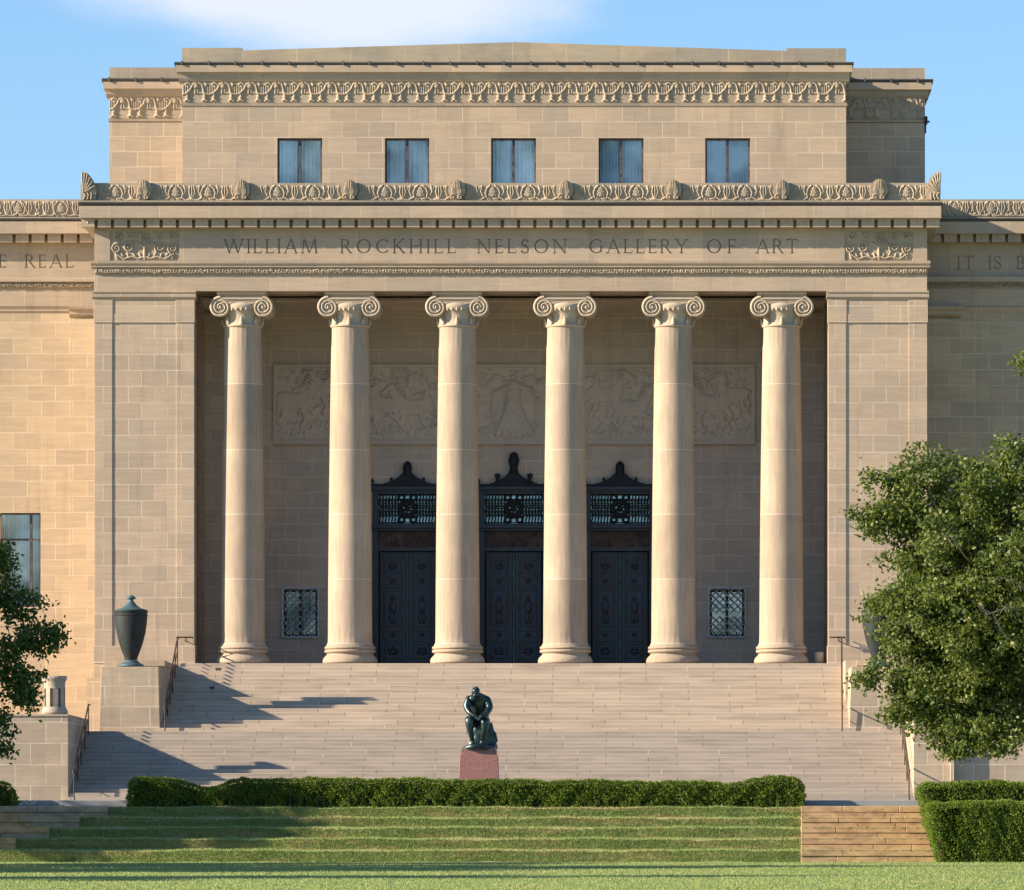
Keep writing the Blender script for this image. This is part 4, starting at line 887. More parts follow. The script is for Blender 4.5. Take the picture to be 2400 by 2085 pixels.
# --- columns
def make_column():
    cx = 0.0; k = 1/70.
    zb, zs0, zs1, zt = Z(1552), Z(1508), Z(764), Z(683.2)
    H = zs1-zs0; seg = 96; rows = []
    for i in range(41):
        t = i/40; r = 52*k-(52-43.5)*k*(t**1.55); rows.append((r, zs0+H*t))
    rows.insert(0, (55*k, zs0+.0)); rows[1] = (52.6*k, zs0+.06)
    V = []; nfl = 24
    extra = []
    for r, z in rows:
        for j in range(seg):
            a = 2*math.pi*j/seg
            t = (z-zs0)/H; fl = 0
            if .945 < t < .998 or .004 < t < .045: fl = .010*abs(math.sin(a*nfl/2))
            V.append(((r-fl)*math.cos(a), (r-fl)*math.sin(a), z))
    m = MB(); n = len(rows)
    m.add(V, [(i*seg+j, i*seg+(j+1) % seg, (i+1)*seg+(j+1) % seg, (i+1)*seg+j) for i in range(n-1) for j in range(seg)], True)
    col = m.build("column", S_col, bld)
    # base: torus, scotia, torus
    pr = [(50*k, zb+.0), (63.5*k, zb+.0), (64.5*k, zb+.05), (64*k, zb+.13), (61.5*k, zb+.19), (58.5*k, zb+.24), (54.5*k, zb+.29), (54.2*k, zb+.35), (59.4*k, zb+.36), (60.4*k, zb+.41), (59.4*k, zb+.455), (55.5*k, zb+.462), (55.5*k, zb+.475), (59.6*k, zb+.485), (60.2*k, zb+.52), (59*k, zb+.565), (56*k, zb+.58), (55.5*k, zb+.615), (54*k, zs0+.003)]
    MB().lathe(pr, (0, 0, 0), 56).build('base', S_col, col)
    # capital
    m = MB(); zc = Z(720); rv = 23*k; xo = 49.5*k; yf = -44*k
    m.lathe([(43.5*k, zs1-.02), (47*k, zs1), (47.5*k, zs1+.03), (46.5*k, zs1+.055), (43.5*k, zs1+.07), (43.2*k, Z(748)), (44*k, Z(738)), (45.5*k, Z(733)), (52*k, Z(722)), (53*k, Z(716)), (51*k, Z(712)), (40*k, Z(705))], (0, 0, 0), 48)
    for j in range(28):      # egg and dart, necking leaves
        a = 2*math.pi*j/28; m.ball((50.5*k*math.cos(a), 50.5*k*math.sin(a), Z(724)), .045, .045, .075, 6, 5)
    for j in range(8):
        a = 2*math.pi*(j)/8+math.pi/2; e = Vector((math.cos(a), math.sin(a), 0))
        m.tube([e*44*k+Vector((0, 0, Z(759))), e*46.5*k+Vector((0, 0, Z(749))), e*47*k+Vector((0, 0, Z(741)))], [.085, .06, .02], 6)
    for sg in (-1, 1):        # bolster cylinders and volutes on both faces
        nseg = 28; rowsb = [(-.0, 1), (.12, .97), (.30, .80), (.5, .72), (.70, .80), (.88, .97), (1, 1)]
        vv = []; yb_ = -yf
        for t, sc in rowsb:
            for j in range(nseg):
                a = 2*math.pi*j/nseg; vv.append((sg*xo+rv*sc*math.cos(a), yf+(yb_-yf)*t, zc+rv*sc*math.sin(a)))
        L = len(rowsb)
        m.add(vv, [(i*nseg+j, (i+1)*nseg+j, (i+1)*nseg+(j+1) % nseg, i*nseg+(j+1) % nseg) for i in range(L-1) for j in range(nseg)], True)
        m.add(vv, [tuple(range(nseg)), tuple((L-1)*nseg+j for j in range(nseg))[::-1]])
        for face in (yf, yb_):
            d_ = -1 if face < 0 else 1
            pts = []; rs = []
            for q in range(61):
                t = q/60; a = math.pi/2+sg*(-1)*t*2.6*2*math.pi; r_ = rv*.93*(1-t)**.85+.03
                pts.append((sg*xo+r_*math.cos(a)*1, face+d_*.035*t, zc+r_*math.sin(a))); rs.append(.040*(1-t)+.016)
            m.tube(pts, rs, 6)
            m.ball((sg*xo, face+d_*.02, zc), .05, .05, .05, 8, 5)
    zt1 = Z(694); za = Z(694)
    for face in (yf, -yf):    # canalis between the volutes: upper fillet, hollow, sagging lower fillet
        d_ = -1 if face < 0 else 1
        n_ = 16; top = [(-xo+2*xo*i/n_, zc+rv*.96) for i in range(n_+1)]
        bot = [(-xo+2*xo*i/n_, zc+rv*(.40-.16*math.sin(math.pi*i/n_))) for i in range(n_+1)]
        poly = top+bot[::-1]
        m.extrude_y(poly if d_ > 0 else poly, min(face, face-d_*.3), max(face, face-d_*.3))
        m.tube([(x_, face+d_*.01, z_-.035) for x_, z_ in top], .042, 6)
        m.tube([(x_, face+d_*.01, z_+.035) for x_, z_ in bot], .036, 6)
        m.tube([(x_, face+d_*.004, (z_+z2)/2+.01-.03*math.sin(math.pi*i/n_)) for i, ((x_, z_), (x2, z2)) in enumerate(zip(top, bot))], .026, 6)
    m.box(-xo*.98, xo*.98, yf+.05, -yf-.05, Z(712), za)
    m.extrude_x([(yf-.02, Z(686.5)), (yf+.02, Z(690)), (yf+.09, Z(694.5)), (-yf-.09, Z(694.5)), (-yf-.02, Z(690)), (-yf+.02, Z(686.5)), (-yf+.02, zt), (yf-.02, zt)], -58*k, 58*k)
    m.build('capital', S_cap, col)
    return col
S_cap = stone('limestone_capital', c1=(.45, .365, .285), bw=0, stain=.5, grain=.5, bump=.3)
colx = [569, 820.5, 1072.5, 1325, 1578.5, 1831.5]
col0 = make_column(); base_inv = col0.matrix_parent_inverse.copy()
for i, c in enumerate(colx):
    o = col0 if i == 0 else copy_tree(col0, bld)
    o.location = (X(c, .74), .74, 0)
# ================================================================== STAIRS
def flight(name, px0, px1, yt, zt, zb, n, tread, label, mat):
    rise = (zt-zb)/n; prof = []; y = yt; z = zt
    for i in range(n):
        prof += [(y+.012, z), (y, z-.012), (y, z-rise)]
        y -= tread; z -= rise
    yend = y+tread
    pr = prof+[(yt+1.6, zb), (yt+1.6, zt)]
    m = MB(); x0, x1 = px0, px1
    m.extrude_x(pr, x0, x1)
    o = m.build(name, mat); tag(o, label, 'stairs')
    if zt > 6.2:      # two small dark grates set in the risers near the left rail
        for a_, b_, pc in ((505, 518, 1566.5), (491, 503, 1609.5)):
            i = next(i for i in range(n) if zt-(i+1)*rise <= Z(pc, yt-i*tread) < zt-i*rise); yy = yt-i*tread
            MB().box(X(a_, yy), X(b_, yy), yy-.004, yy+.02, zt-(i+1)*rise+.02, zt-i*rise-.03).build('drain_grate', WFRAME, o)
    return yend, rise
ZF = Z(1553, -.7); YT = -.7; ZL = Z(1712, -8.6)
up_end, rise1 = flight('staircase', X(398, -1)-.02, X(1977, -1)+.02, YT, ZF-.0, ZL, 18, .38, 'upper flight of wide pale stone steps, rising to the foot of the columns', S_step)
MB_l = MB().box(X(190, -8.6)-.4, X(2135, -8.6)+.4, -8.58, -.2, PLZ, ZL-.001)
tag(MB_l.build('stair_landing', S_step_low), 'pale stone landing between the upper and lower flights of steps', 'landing')
lo_end, rise2 = flight('staircase', X(197, -8.6)-.02, X(2122, -8.6)+.02, -8.6, ZL, PLZ+.17, 17, .372, 'lower flight of wide pale stone steps, behind the statue and the hedge', S_step_low)
MB().box(X(197, -8.6)-.02, X(2122, -8.6)+.02, lo_end-.4, lo_end+.2, PLZ-.0, PLZ+.165)
bs = MB().box(X(197, -8.6)-.02, X(2122, -8.6)+.02, lo_end-.36, -8, PLZ-.01, PLZ+.168).build('bottom_step', S_step_low)
tag(bs, 'long low bottom step of pale stone beneath the lower flight, above the grey kerb', 'step')
# cheek pedestals
def pedestal(cx, sgn, label):
    yf = -7.1; m = MB(); w = 134; b = 4
    a0, a1 = cx-w/2, cx+w/2; zt, zb = Z(1561, yf), ZL
    def batt(y0, y1, x0, x1, z0, z1, bt):
        m.add([(x0-bt, y0-bt, z0), (x1+bt, y0-bt, z0), (x1+bt, y1, z0), (x0-bt, y1, z0), (x0, y0, z1), (x1, y0, z1), (x1, y1, z1), (x0, y1, z1)],
              [(0, 3, 2, 1), (4, 5, 6, 7), (0, 1, 5, 4), (1, 2, 6, 5), (2, 3, 7, 6), (3, 0, 4, 7)])
    x0, x1 = X(a0, yf), X(a1, yf)
    batt(yf, -4.6, x0, x1, zb-.0, zt, .06)
    r = m.build('stone_pedestal', S_cheek, bevel=.01)
    # higher coped wall behind
    xi = x1 if sgn > 0 else x0
    m2 = MB(); o = .0
    m2.box(x0-.1, x1+.0, -4.6, -.26, PLZ, Z(1563, -4.6)+.24); m2.box(x0+.28, x1+.02, -4.75, -.3, Z(1563, -4.6)+.05, Z(1546, -4.7))
    c = m2.build('coping', S_cor, r)
    tag(r, label, 'pedestal', 'urn pedestals beside the steps'); return r
pedestal(304, 1, 'battered pale stone pedestal under the left urn, clear of the tree')
pedestal(2062, -1, 'pale stone pedestal under the right urn, half behind the tree')
# lower cheek walls
def cheek(px_in, sgn, label):
    yf = -14.6; k = X(px_in, yf); m = MB(); zt = Z(1677, yf)
    far = X(-900, yf) if sgn < 0 else X(3400, yf)
    a, b = (far, k) if sgn < 0 else (k, far)
    m.box(a, b, yf, -8.0, PLZ, zt)
    r = m.build('cheek_wall', S_cheek, bevel=.012)
    m = MB(); m.box(a, b+(.03 if sgn < 0 else 0), yf-.03, -8.0, zt+.001, zt+.09) if False else m.box(a, b, yf-.03, -7.9, zt+.001, zt+.06)
    m.build('coping', S_cor, r)
    if sgn > 0: MB().pbox(2228, 2262, 1700, 1874, yf-.16, yf+.0).build('buttress', S_cheek, r) if False else None
    tag(r, label, 'wall'); return r
cheek(160, -1, 'low pale block wall left of the steps, under the round stone lantern')
cheek(2141, 1, 'low pale block wall right of the steps, partly under the leafy tree')
# made-up strip, added to throw a narrow vertical shadow on the right cheek wall
m = MB().pbox(2228, 2236, 1735, 1874, -14.9, -14.6)
tag(m.build('drain_pipe', S_cheek), 'narrow vertical strip standing on the right low wall beneath the tree', 'pipe')
m = MB().box(X(-900, 0), X(221), -8, 5.1, PLZ-.1, Z(1712, -8)-.02)
m.box(X(2175), X(3400, 0), -8, 5.1, PLZ-.1, Z(1712, -8)-.02)
tag(m.build('terrace', S_cheek), kind='structure')
# ================================================================== URNS
def urn(cx, label):
    yu = -6.1; k = (D0+yu)/F; x, z0 = X(cx, yu), Z(1561, -7.1)
    e = empty('bronze_urn', (x, yu, z0), label, 'urn', 'bronze urns on the pedestals')
    h = lambda py: Z(py, yu)-z0
    HB = [(26, 1560), (26, 1556), (19, 1552), (15, 1545), (16, 1538), (21, 1526), (28, 1506), (34, 1482), (37.5, 1458), (38.5, 1440), (38.5, 1434), (40, 1432), (40, 1429), (38, 1428.5)]
    c = (x, yu, z0)
    MB().lathe([(0.02, 0)]+[(r*k*1.0, max(0, h(py))) for r, py in [(30, 1560.5), (30, 1557), (27, 1555), (19, 1551), (15.5, 1546)]], c, 36).build('foot', VERD, e)
    b = MB().lathe([(r*k, h(py)) for r, py in HB[3:]], c, 40)
    for q in range(0):      # small garland figure on the front
        b.ball((x+random.uniform(-.10, .10), yu-36*k*(1 if q < 5 else .9), z0+h(1470+q*5)), .05, .04, .06, 6, 5)
    b.tube([(x+38.8*k*math.cos(a), yu+38.8*k*math.sin(a), z0+h(1441)) for a in [i*math.pi/18 for i in range(37)]], .018, 5)
    b.build('body', PAT_urn, e)
    MB().lathe([(37*k, h(1429)), (35*k, h(1427)), (24*k, h(1424)), (15*k, h(1418)), (9*k, h(1411)), (5.5*k, h(1406)), (5*k, h(1404)), (11*k, h(1402)), (12*k, h(1400)), (9*k, h(1397)), (6*k, h(1395)), (.005, h(1392.5))], c, 28).build('lid', VERD, e)
urn(307, 'dark bronze lidded urn on the left pedestal, standing clear in front of the wall')
urn(2059, 'dark bronze lidded urn on the right pedestal, half hidden by the tree')
# ================================================================== STONE LANTERN
yl = -13.6; k = (D0+yl)/F; xl, zl = X(128, yl), Z(1677, -14.6)+.06
e = empty('stone_lantern', (xl, yl, zl), 'weathered grey round stone lantern with tall slots on the left low wall', 'lantern')
hh = lambda py: max(0, Z(py, yl)-zl)
MB().lathe([(.02, 0), (31*k, 0), (31*k, hh(1664)), (27*k, hh(1658)), (26*k, hh(1655))], (xl, yl, zl), 28).build('base', LANT, e)
MB().lathe([(25*k, hh(1612)), (25*k, hh(1597)), (28*k, hh(1592)), (29*k, hh(1588)), (29*k, hh(1583)), (.02, hh(1583))], (xl, yl, zl), 28).build('cap', LANT, e)
for j in range(8):
    a = j*math.pi/4+.18; m = MB(); pts = []
    for s in (-1, 1):
        for r in (25*k, 20*k): pts.append((xl+r*math.cos(a+s*.24), yl+r*math.sin(a+s*.24)))
    p = [pts[0], pts[2], pts[3], pts[1]]
    m.add([(q[0], q[1], zl+hh(1656)) for q in p]+[(q[0], q[1], zl+hh(1611)) for q in p], [(0, 1, 5, 4), (1, 2, 6, 5), (2, 3, 7, 6), (3, 0, 4, 7), (0, 3, 2, 1), (4, 5, 6, 7)])
    m.build('post', LANT, e)
MB().lathe([(17*k, hh(1656)), (17*k, hh(1611))], (xl, yl, zl), 16).build('lamp_glass', simple('frosted_lamp_glass', (.45, .42, .36), .4), e)
# ================================================================== HANDRAILS
def rail(p0, p1, label, n=5, hgt=.85, ext=True):
    a, b = Vector(p0), Vector(p1); e = empty('handrail', tuple(b), label, 'handrail', 'dark metal handrails beside the steps')
    up = Vector((0, 0, hgt))
    pts = ([a+up+Vector((0, .55, 0)), a+up+Vector((0, .02, 0))] if ext else [a+up])+[b+up, b+up+Vector((0, -.25, -.02)), b+up+Vector((0, -.27, -.12))]
    MB().tube(pts, .028, 8).build('top_rail', RAIL, e)
    lo = Vector((0, 0, hgt*.5)); MB().tube([a+lo, b+lo], .018, 6).build('lower_rail', RAIL, e)
    for i in range(n):
        q = a+(b-a)*i/(n-1); MB().tube([q-Vector((0, 0, .25)), q+up], .022, 6).build('post', RAIL, e)
    return e
def P3(px, py, y): return (X(px, y), y, Z(py, y))
xr = X(403, -.9)
rail((X(409, -.7)+.1, -.75, ZF), (X(386, -7.2)+.02, -7.3, ZL), 'left handrail of the upper flight, beside the urn pedestal', 6)
rail((X(1981, -.7)-.12, -.75, ZF), (X(1975, -7.2)-.02, -7.3, ZL), 'right handrail of the upper flight, below the right pier', 6)
rail((X(206, -8.7)+.02, -8.75, ZL), (X(172, -14.9)+.02, -14.9, PLZ+.17), 'left handrail of the lower flight, beside the lantern wall', 5)
rail((X(2118, -8.7)-.1, -8.75, ZL), (X(2135, -14.9)-.06, -14.9, PLZ+.17), 'right handrail of the lower flight, left of the block wall by the tree', 5)
def wall_rail(px0, px1, y, label):
    e = empty('wall_rail', P3(px0, 1500, y), label, 'handrail')
    MB().tube([P3(px0, 1492, y-.3), P3(px1, 1492, y-.3), P3(px1, 1494, y-.02), ], .024, 6).build('bar', RAIL, e)
    MB().tube([P3((px0+px1)/2+4, 1493, y-.3), P3((px0+px1)/2+2, 1500, y-.12), P3((px0+px1)/2+10, 1504, y+.01)], .02, 6).build('bracket', RAIL, e)
wall_rail(413, 452, -.03, 'short dark rail turning onto the left pier at the stair head')
wall_rail(1945, 1980, -.03, 'short dark rail turning onto the right pier at the stair head')
# small stone bollard in the porch, lamp on the attic
b = MB().lathe([(.01, 0), (.165, 0), (.165, .40), (.155, .42), (.01, .42)], (X(1920, .6), .6, ZF), 20)
tag(b.build('bollard', LANT), 'short grey cylinder standing between the right column and the right pier', 'bollard')
fl = empty('floodlight', (X(2172, 10), 10, Z(300, 10)), 'small dark floodlight fixed to the right edge of the shaded attic wall', 'floodlight')
yq = YR+.1
MB().pbox(2167, 2174, 273, 290, yq-.2, yq+.25).box(X(2174, yq)-.02, X(2179, yq), yq-.05, yq+.02, Z(288, yq), Z(284, yq)).build('lamp_head', BRZ_f, fl)
MB().pbox(2167, 2171, 290, 312, yq-.1, yq+.1).build('bracket', BRZ_f, fl)
# ================================================================== STATUE (plain generic seated bronze figure) AND PLINTH
yS = -20.3; kS = (D0+yS)/F; xS = X(1123, yS)
pe = empty('granite_plinth', (xS, yS, PLZ), 'pink granite plinth with pale lettering, standing behind the long hedge', 'plinth')
def frustum(m, hw0, hw1, z0, z1, hd0=None, hd1=None):
    hd0 = hd0 or hw0; hd1 = hd1 or hw1
    m.add([(xS-hw0, yS-hd0, z0), (xS+hw0, yS-hd0, z0), (xS+hw0, yS+hd0, z0), (xS-hw0, yS+hd0, z0), (xS-hw1, yS-hd1, z1), (xS+hw1, yS-hd1, z1), (xS+hw1, yS+hd1, z1), (xS-hw1, yS+hd1, z1)],
          [(0, 3, 2, 1), (4, 5, 6, 7), (0, 1, 5, 4), (1, 2, 6, 5), (2, 3, 7, 6), (3, 0, 4, 7)])
ysf = yS-.6; zp = lambda py: Z(py, ysf)
m = MB(); frustum(m, 48*kS, 44*kS, PLZ-.06, zp(1771)); frustum(m, 43.5*kS, 43*kS, zp(1771)-.001, zp(1767)); m.build('shaft', PINK, pe, bevel=.008)
m = MB(); frustum(m, 41.5*kS, 41*kS, zp(1767)-.002, zp(1752)); m.build('cap', PINK, pe, bevel=.006)
m = MB()
hwf = lambda z: 48*kS+(44*kS-48*kS)*(z-(PLZ-.06))/(zp(1771)-(PLZ-.06))
for w, a, b, y0, y1 in (('THINKER', 1105, 1142, 1796, 1803.5), ('RODIN', 1112, 1136, 1808.5, 1814)):
    for poly in word(w, a, b, y0, y1):
        pts = [(X(q[0], ysf), Z(q[1], ysf)) for q in poly]; n = len(pts)
        v = [(x_, yS-hwf(z_)-.006, z_) for x_, z_ in pts]
        m.add(v, [tuple(range(n))[::-1]])
m.build('lettering', PINK2, pe)
def skin_obj(name, nodes, edges, mat, parent, sub=2):
    me = bpy.data.meshes.new(name); me.from_pydata([n[0] for n in nodes], edges, []); o = bpy.data.objects.new(name, me); C.objects.link(o)
    sk = o.modifiers.new('skin', 'SKIN'); sk.use_smooth_shade = True; sk.branch_smoothing = .6
    for i, n in enumerate(nodes):
        r = n[1] if isinstance(n[1], tuple) else (n[1], n[1]); me.skin_vertices[0].data[i].radius = r
        me.skin_vertices[0].data[i].use_root = (i == 0)
    su = o.modifiers.new('sub', 'SUBSURF'); su.levels = sub; su.render_levels = sub
    dg = bpy.context.evaluated_depsgraph_get(); ev = o.evaluated_get(dg); nm = bpy.data.meshes.new_from_object(ev)
    o.modifiers.clear(); o.data = nm; nm.materials.clear(); nm.materials.append(mat)
    for p in nm.polygons: p.use_smooth = True
    if parent: o.parent = parent; o.matrix_parent_inverse = pinv(parent)
    return o
st_e = empty('statue', (xS, yS, zp(1752)), 'dark green bronze statue of a seated figure on a rock, on the pink plinth', 'statue')
Hs = 147*kS; z0 = zp(1752)
def q(dx, dy, h): return (xS+dx*kS, yS+dy*kS, z0+h*1.04*kS)      # dx,h in photo px (h up from plinth), dy depth px
# body leaning forward, forearms resting on the thighs, hands joined between the knees, head bowed
nodes = [(q(2, 4, 62), .28), (q(1, -2, 84), .27), (q(-1, -12, 103), (.36, .27)), (q(-3, -22, 115), (.29, .24)), (q(-5, -30, 121), .13), (q(-6, -37, 123), .13), (q(-7, -42, 124), .13),
         (q(-23, -20, 112), .15), (q(-29, -26, 92), .115), (q(-20, -40, 78), .09), (q(-4, -50, 71), .055),
         (q(19, -19, 112), .15), (q(26, -25, 91), .115), (q(17, -42, 76), .09), (q(2, -52, 69), .055),
         (q(-12, -2, 60), .20), (q(-23, -38, 66), .150), (q(-20, -36, 41), .112), (q(-14, -30, 14), .066), (q(-15, -36, 7), .068), (q(-16, -50, 4), .055),
         (q(14, -2, 60), .20), (q(15, -38, 63), .150), (q(13, -34, 40), .112), (q(7, -28, 14), .066), (q(7, -34, 7), .068), (q(8, -48, 4), .055)]
edges = [(0, 1), (1, 2), (2, 3), (3, 4), (4, 5), (5, 6), (3, 7), (7, 8), (8, 9), (9, 10), (3, 11), (11, 12), (12, 13), (13, 14), (0, 15), (15, 16), (16, 17), (17, 18), (18, 19), (19, 20), (0, 21), (21, 22), (22, 23), (23, 24), (24, 25), (25, 26)]
body = skin_obj('body', nodes, edges, PAT, st_e)
m = MB()     # face, hair and fingers, modelled as bronze details
hc = Vector(q(-7, -43, 125))
m.ball(hc+Vector((0, .02, .02)), .125, .145, .14, 16, 10); m.ball(hc+Vector((0, -.03, -.08)), .09, .10, .08)
m.tube([hc+Vector((0, -.12, .02)), hc+Vector((0, -.15, -.03)), hc+Vector((0, -.115, -.05))], [.015, .024, .018], 6)
m.tube([hc+Vector((-.07, -.10, .035)), hc+Vector((0, -.125, .04)), hc+Vector((.07, -.10, .035))], .02, 6)
for s in (-1, 1): m.ball(hc+Vector((s*.04, -.10, .01)), .016, .016, .012, 6, 5); m.ball(hc+Vector((s*.11, .01, -.01)), .015, .025, .035, 6, 5)
m.tube([hc+Vector((-.03, -.105, -.085)), hc+Vector((0, -.115, -.08)), hc+Vector((.03, -.105, -.085))], .010, 5)
for i in range(26):
    a = random.uniform(0, 6.28); u = random.uniform(.15, 1.0)
    m.ball(hc+Vector((.10*math.cos(a)*u, .02+.115*math.sin(a)*u, .03+.13*math.sqrt(max(0, 1-u*u*.8)))), .03, .03, .025, 6, 5)
m.build('head_detail', PAT, body)
m = MB()
for s, hx in ((-1, -4), (1, 3)):
    w = Vector(q(hx, -52, 70)); m.ball(w+Vector((0, -.03, -.02)), .045, .055, .032)
    for i, (L, dxx) in enumerate(((.085, -.03), (.10, -.01), (.095, .01), (.075, .03))):
        a = w+Vector((dxx, -.06, -.02)); m.tube([a, a+Vector((-s*.02, -.03, -L*.45)), a+Vector((-s*.045, -.015, -L))], [.013, .012, .009], 6)
    a = w+Vector((s*-.035, -.02, .0)); m.tube([a, a+Vector((-s*.03, -.03, .005)), a+Vector((-s*.04, -.055, -.015))], [.014, .013, .010], 6)
m.build('hand_detail', PAT, body)
# the rock seat
def rock():
    V = []; nseg, nr = 26, 12
    for i in range(nr+1):
        t = i/nr
        for j in range(nseg):
            a = 2*math.pi*j/nseg
            rx = (36-8*t-6*t*t)*kS; ry = (36-10*t)*kS
            sx = 5+8*t*0
            no = 1+.10*math.sin(3*a+5*t)+.07*math.sin(7*a-9*t)+.05*math.sin(11*a+13*t)
            cut = 1.0 if math.sin(a) > -.35 or t < .12 else .42
            V.append(q(4+6*t+rx/kS*math.cos(a)*no*(1 if math.cos(a) > 0 else .90), 4+ry/kS*math.sin(a)*no*cut, 58*t+2*math.sin(2*a)*t))
    m = MB(); m.add(V, [(i*nseg+j, i*nseg+(j+1) % nseg, (i+1)*nseg+(j+1) % nseg, (i+1)*nseg+j) for i in range(nr) for j in range(nseg)], True)
    m.add(V, [tuple(nr*nseg+j for j in range(nseg)), tuple(range(nseg))[::-1]])
    m.tube([q(-34, -30, 0), q(-20, -44, 3), q(0, -48, 4), q(20, -40, 3), q(34, -24, 0)], [.06, .09, .08, .09, .06], 8)
    return m.build('rock_seat', PAT, st_e)
rock()
# ================================================================== STONE STEPS IN THE BANK
def bank_steps(pxs0, pxs1, label):
    e = empty('garden_steps', P3((pxs0[2]+pxs1[2])/2, 2000, -26), label, 'steps', 'golden stone steps in the grass banks')
    for i, (y, z) in enumerate(TD):
        zn = TD[i+1][1] if i < 4 else ZB
        a, b = X(pxs0[i], y), X(pxs1[i], y); h = (z-zn)
        for nm, ya, yb_, za, zb_ in (('lower_course', y-.28, y+.95 if i else y+.05, zn-.05, zn+h*.50), ('upper_course', y-.30, y+.80 if i else y, zn+h*.50+.006, z+.03)):
            m = MB(); xx = a
            while xx < b-.02:
                L = random.uniform(1.0, 2.6); x2 = min(b, xx+L)
                if b-x2 < .6: x2 = b
                j = random.uniform(0, .02); m.box(xx, x2-.012, ya+j, yb_, za, zb_); xx = x2
            m.box(a+.05, b-.05, ya+.05, yb_-.01, za+.01, zb_-.006)
            m.build(nm, S_gold, e, bevel=.012)
    return e
bank_steps([1877]*5, [2168, 2178, 2191, 2197, 2217], 'golden stone steps in the grass bank at right, between lawn and clipped hedge')
bank_steps([-400]*5, [256, 188, 118, 40, -40], 'shaded brown stone steps cut into the grass bank at far left')
# ================================================================== VEGETATION
def leaves(cent, n_each, spread, size, rs, flat=1.0, elong=1.35):
    """small folded leaves (two tris each side) scattered round cluster centres"""
    cent = np.asarray(cent); N_ = len(cent)*n_each
    c = np.repeat(cent, n_each, 0)+rs.normal(0, 1, (N_, 3))*spread*np.array([1, 1, flat])
    d = rs.normal(0, 1, (N_, 3)); d /= np.linalg.norm(d, axis=1)[:, None]
    u = np.cross(d, rs.normal(0, 1, (N_, 3))); u /= np.linalg.norm(u, axis=1)[:, None]; w = np.cross(d, u)
    s = size*rs.uniform(.6, 1.3, (N_, 1))
    p0 = c-u*s*elong*.5; p2 = c+u*s*elong*.5; p1 = c+w*s*.42+d*s*.12; p3 = c-w*s*.42+d*s*.12
    V = np.stack([p0, p1, p2, p3], 1).reshape(-1, 3); b = np.arange(N_)[:, None]*4
    return V, np.concatenate([b, b+1, b+2, b+3], 1)
def tree(px, yt, trunk_r, blobs, nclus, per, lsize, seed, label, mat, zbase=None, dens=None, group=None, trunk_top=None, dz=0, twigs=()):
    rs = np.random.default_rng(seed); zb = lawn_z(yt) if zbase is None else zbase
    base = Vector((X(px, yt), yt, zb)); e = empty('tree', base, label, 'tree', group)
    wts = np.array([b[2]*b[3]*(b[4] if len(b) > 4 else 1) for b in blobs]); wts = wts/wts.sum(); cl = []; k = (D0+yt)/F
    for bi, b in enumerate(blobs):
        n = max(3, int(nclus*wts[bi]))
        cx_, cz_ = X(b[0], yt), Z(b[1], yt); rx, rz = b[2]*k, b[3]*k; ry = (b[5] if len(b) > 5 else (rx+rz)/2); oy = b[6] if len(b) > 6 else 0
        nc = max(3, n//6); v = rs.normal(0, 1, (nc, 3)); v /= np.linalg.norm(v, axis=1)[:, None]; r = rs.uniform(.3, 1, (nc, 1))**.5
        pick = rs.integers(0, nc, n); v = v[pick]; r = r[pick]; jit = rs.normal(0, .30, (n, 3))*np.array([1, 1, .55])
        nr = 1+.16*np.sin(v[:, :1]*7+seed)+.12*np.sin(v[:, 2:3]*9+v[:, 1:2]*6)
        cl.append(np.array([cx_, yt+oy, cz_])+v*r*nr*np.array([rx, ry, rz])*.94+jit*min(1, rx/.8))
    cl = np.concatenate(cl)
    sp = .15 if lsize < .15 else .3
    V, Q = leaves(cl, per, sp, lsize, rs, .75)
    raw_obj('crown', V, Q, mat, e)
    # trunk and limbs
    m = MB(); top = Vector((X(trunk_top[0], yt), yt, Z(trunk_top[1], yt))) if trunk_top else base+Vector((0, 0, (cl[:, 2].max()-zb)*.75))
    H = top-base; pts = [base+H*t+Vector((.12*math.sin(t*5+seed), .1*math.sin(t*4), 0)) for t in (0, .08, .25, .45, .65, .85, 1)]
    m.tube(pts, [trunk_r*1.5, trunk_r*1.05, trunk_r*.9, trunk_r*.72, trunk_r*.5, trunk_r*.3, trunk_r*.12], 12)
    idx = rs.choice(len(cl), min(len(cl), 90), replace=False); limbs = []
    for n_, i in enumerate(idx):
        tgt = Vector(cl[i])
        if n_ < 14 or not limbs:
            t = .28+.6*rs.random(); a = base+H*t; r0 = trunk_r*.34*(1.1-t)
        else:
            L = min(limbs, key=lambda q_: (q_[0]-tgt).length); a = L[0]; r0 = max(.012, L[1]*.6)
        mid = (a+tgt)/2+Vector((rs.normal()*.15, rs.normal()*.15, abs(rs.normal())*.2))
        m.tube([a, mid, tgt], [r0, r0*.6, .008], 6); limbs.append((mid, r0*.6))
    for (ax, ay, bx, by) in twigs:      # pale bare twigs showing on the near side of the crown
        yy = yt-2.6; a = Vector((X(ax, yy), yy, Z(ay, yy))); b = Vector((X(bx, yy), yy-.4, Z(by, yy))); c = (a+b)/2+Vector((.05, -.2, .12))
        m.tube([a+Vector((.5, 1.8, -.3)), a, c, b], [.03, .022, .016, .006], 5)
        for q_ in range(4):
            t = .3+.17*q_; p = a+(b-a)*t; m.tube([p, p+Vector((random.uniform(-.35, .35), random.uniform(-.2, .1), random.uniform(.05, .4)))], [.010, .004], 4)
    m.build('trunk', BARK, e)
    return e
yt = -52.
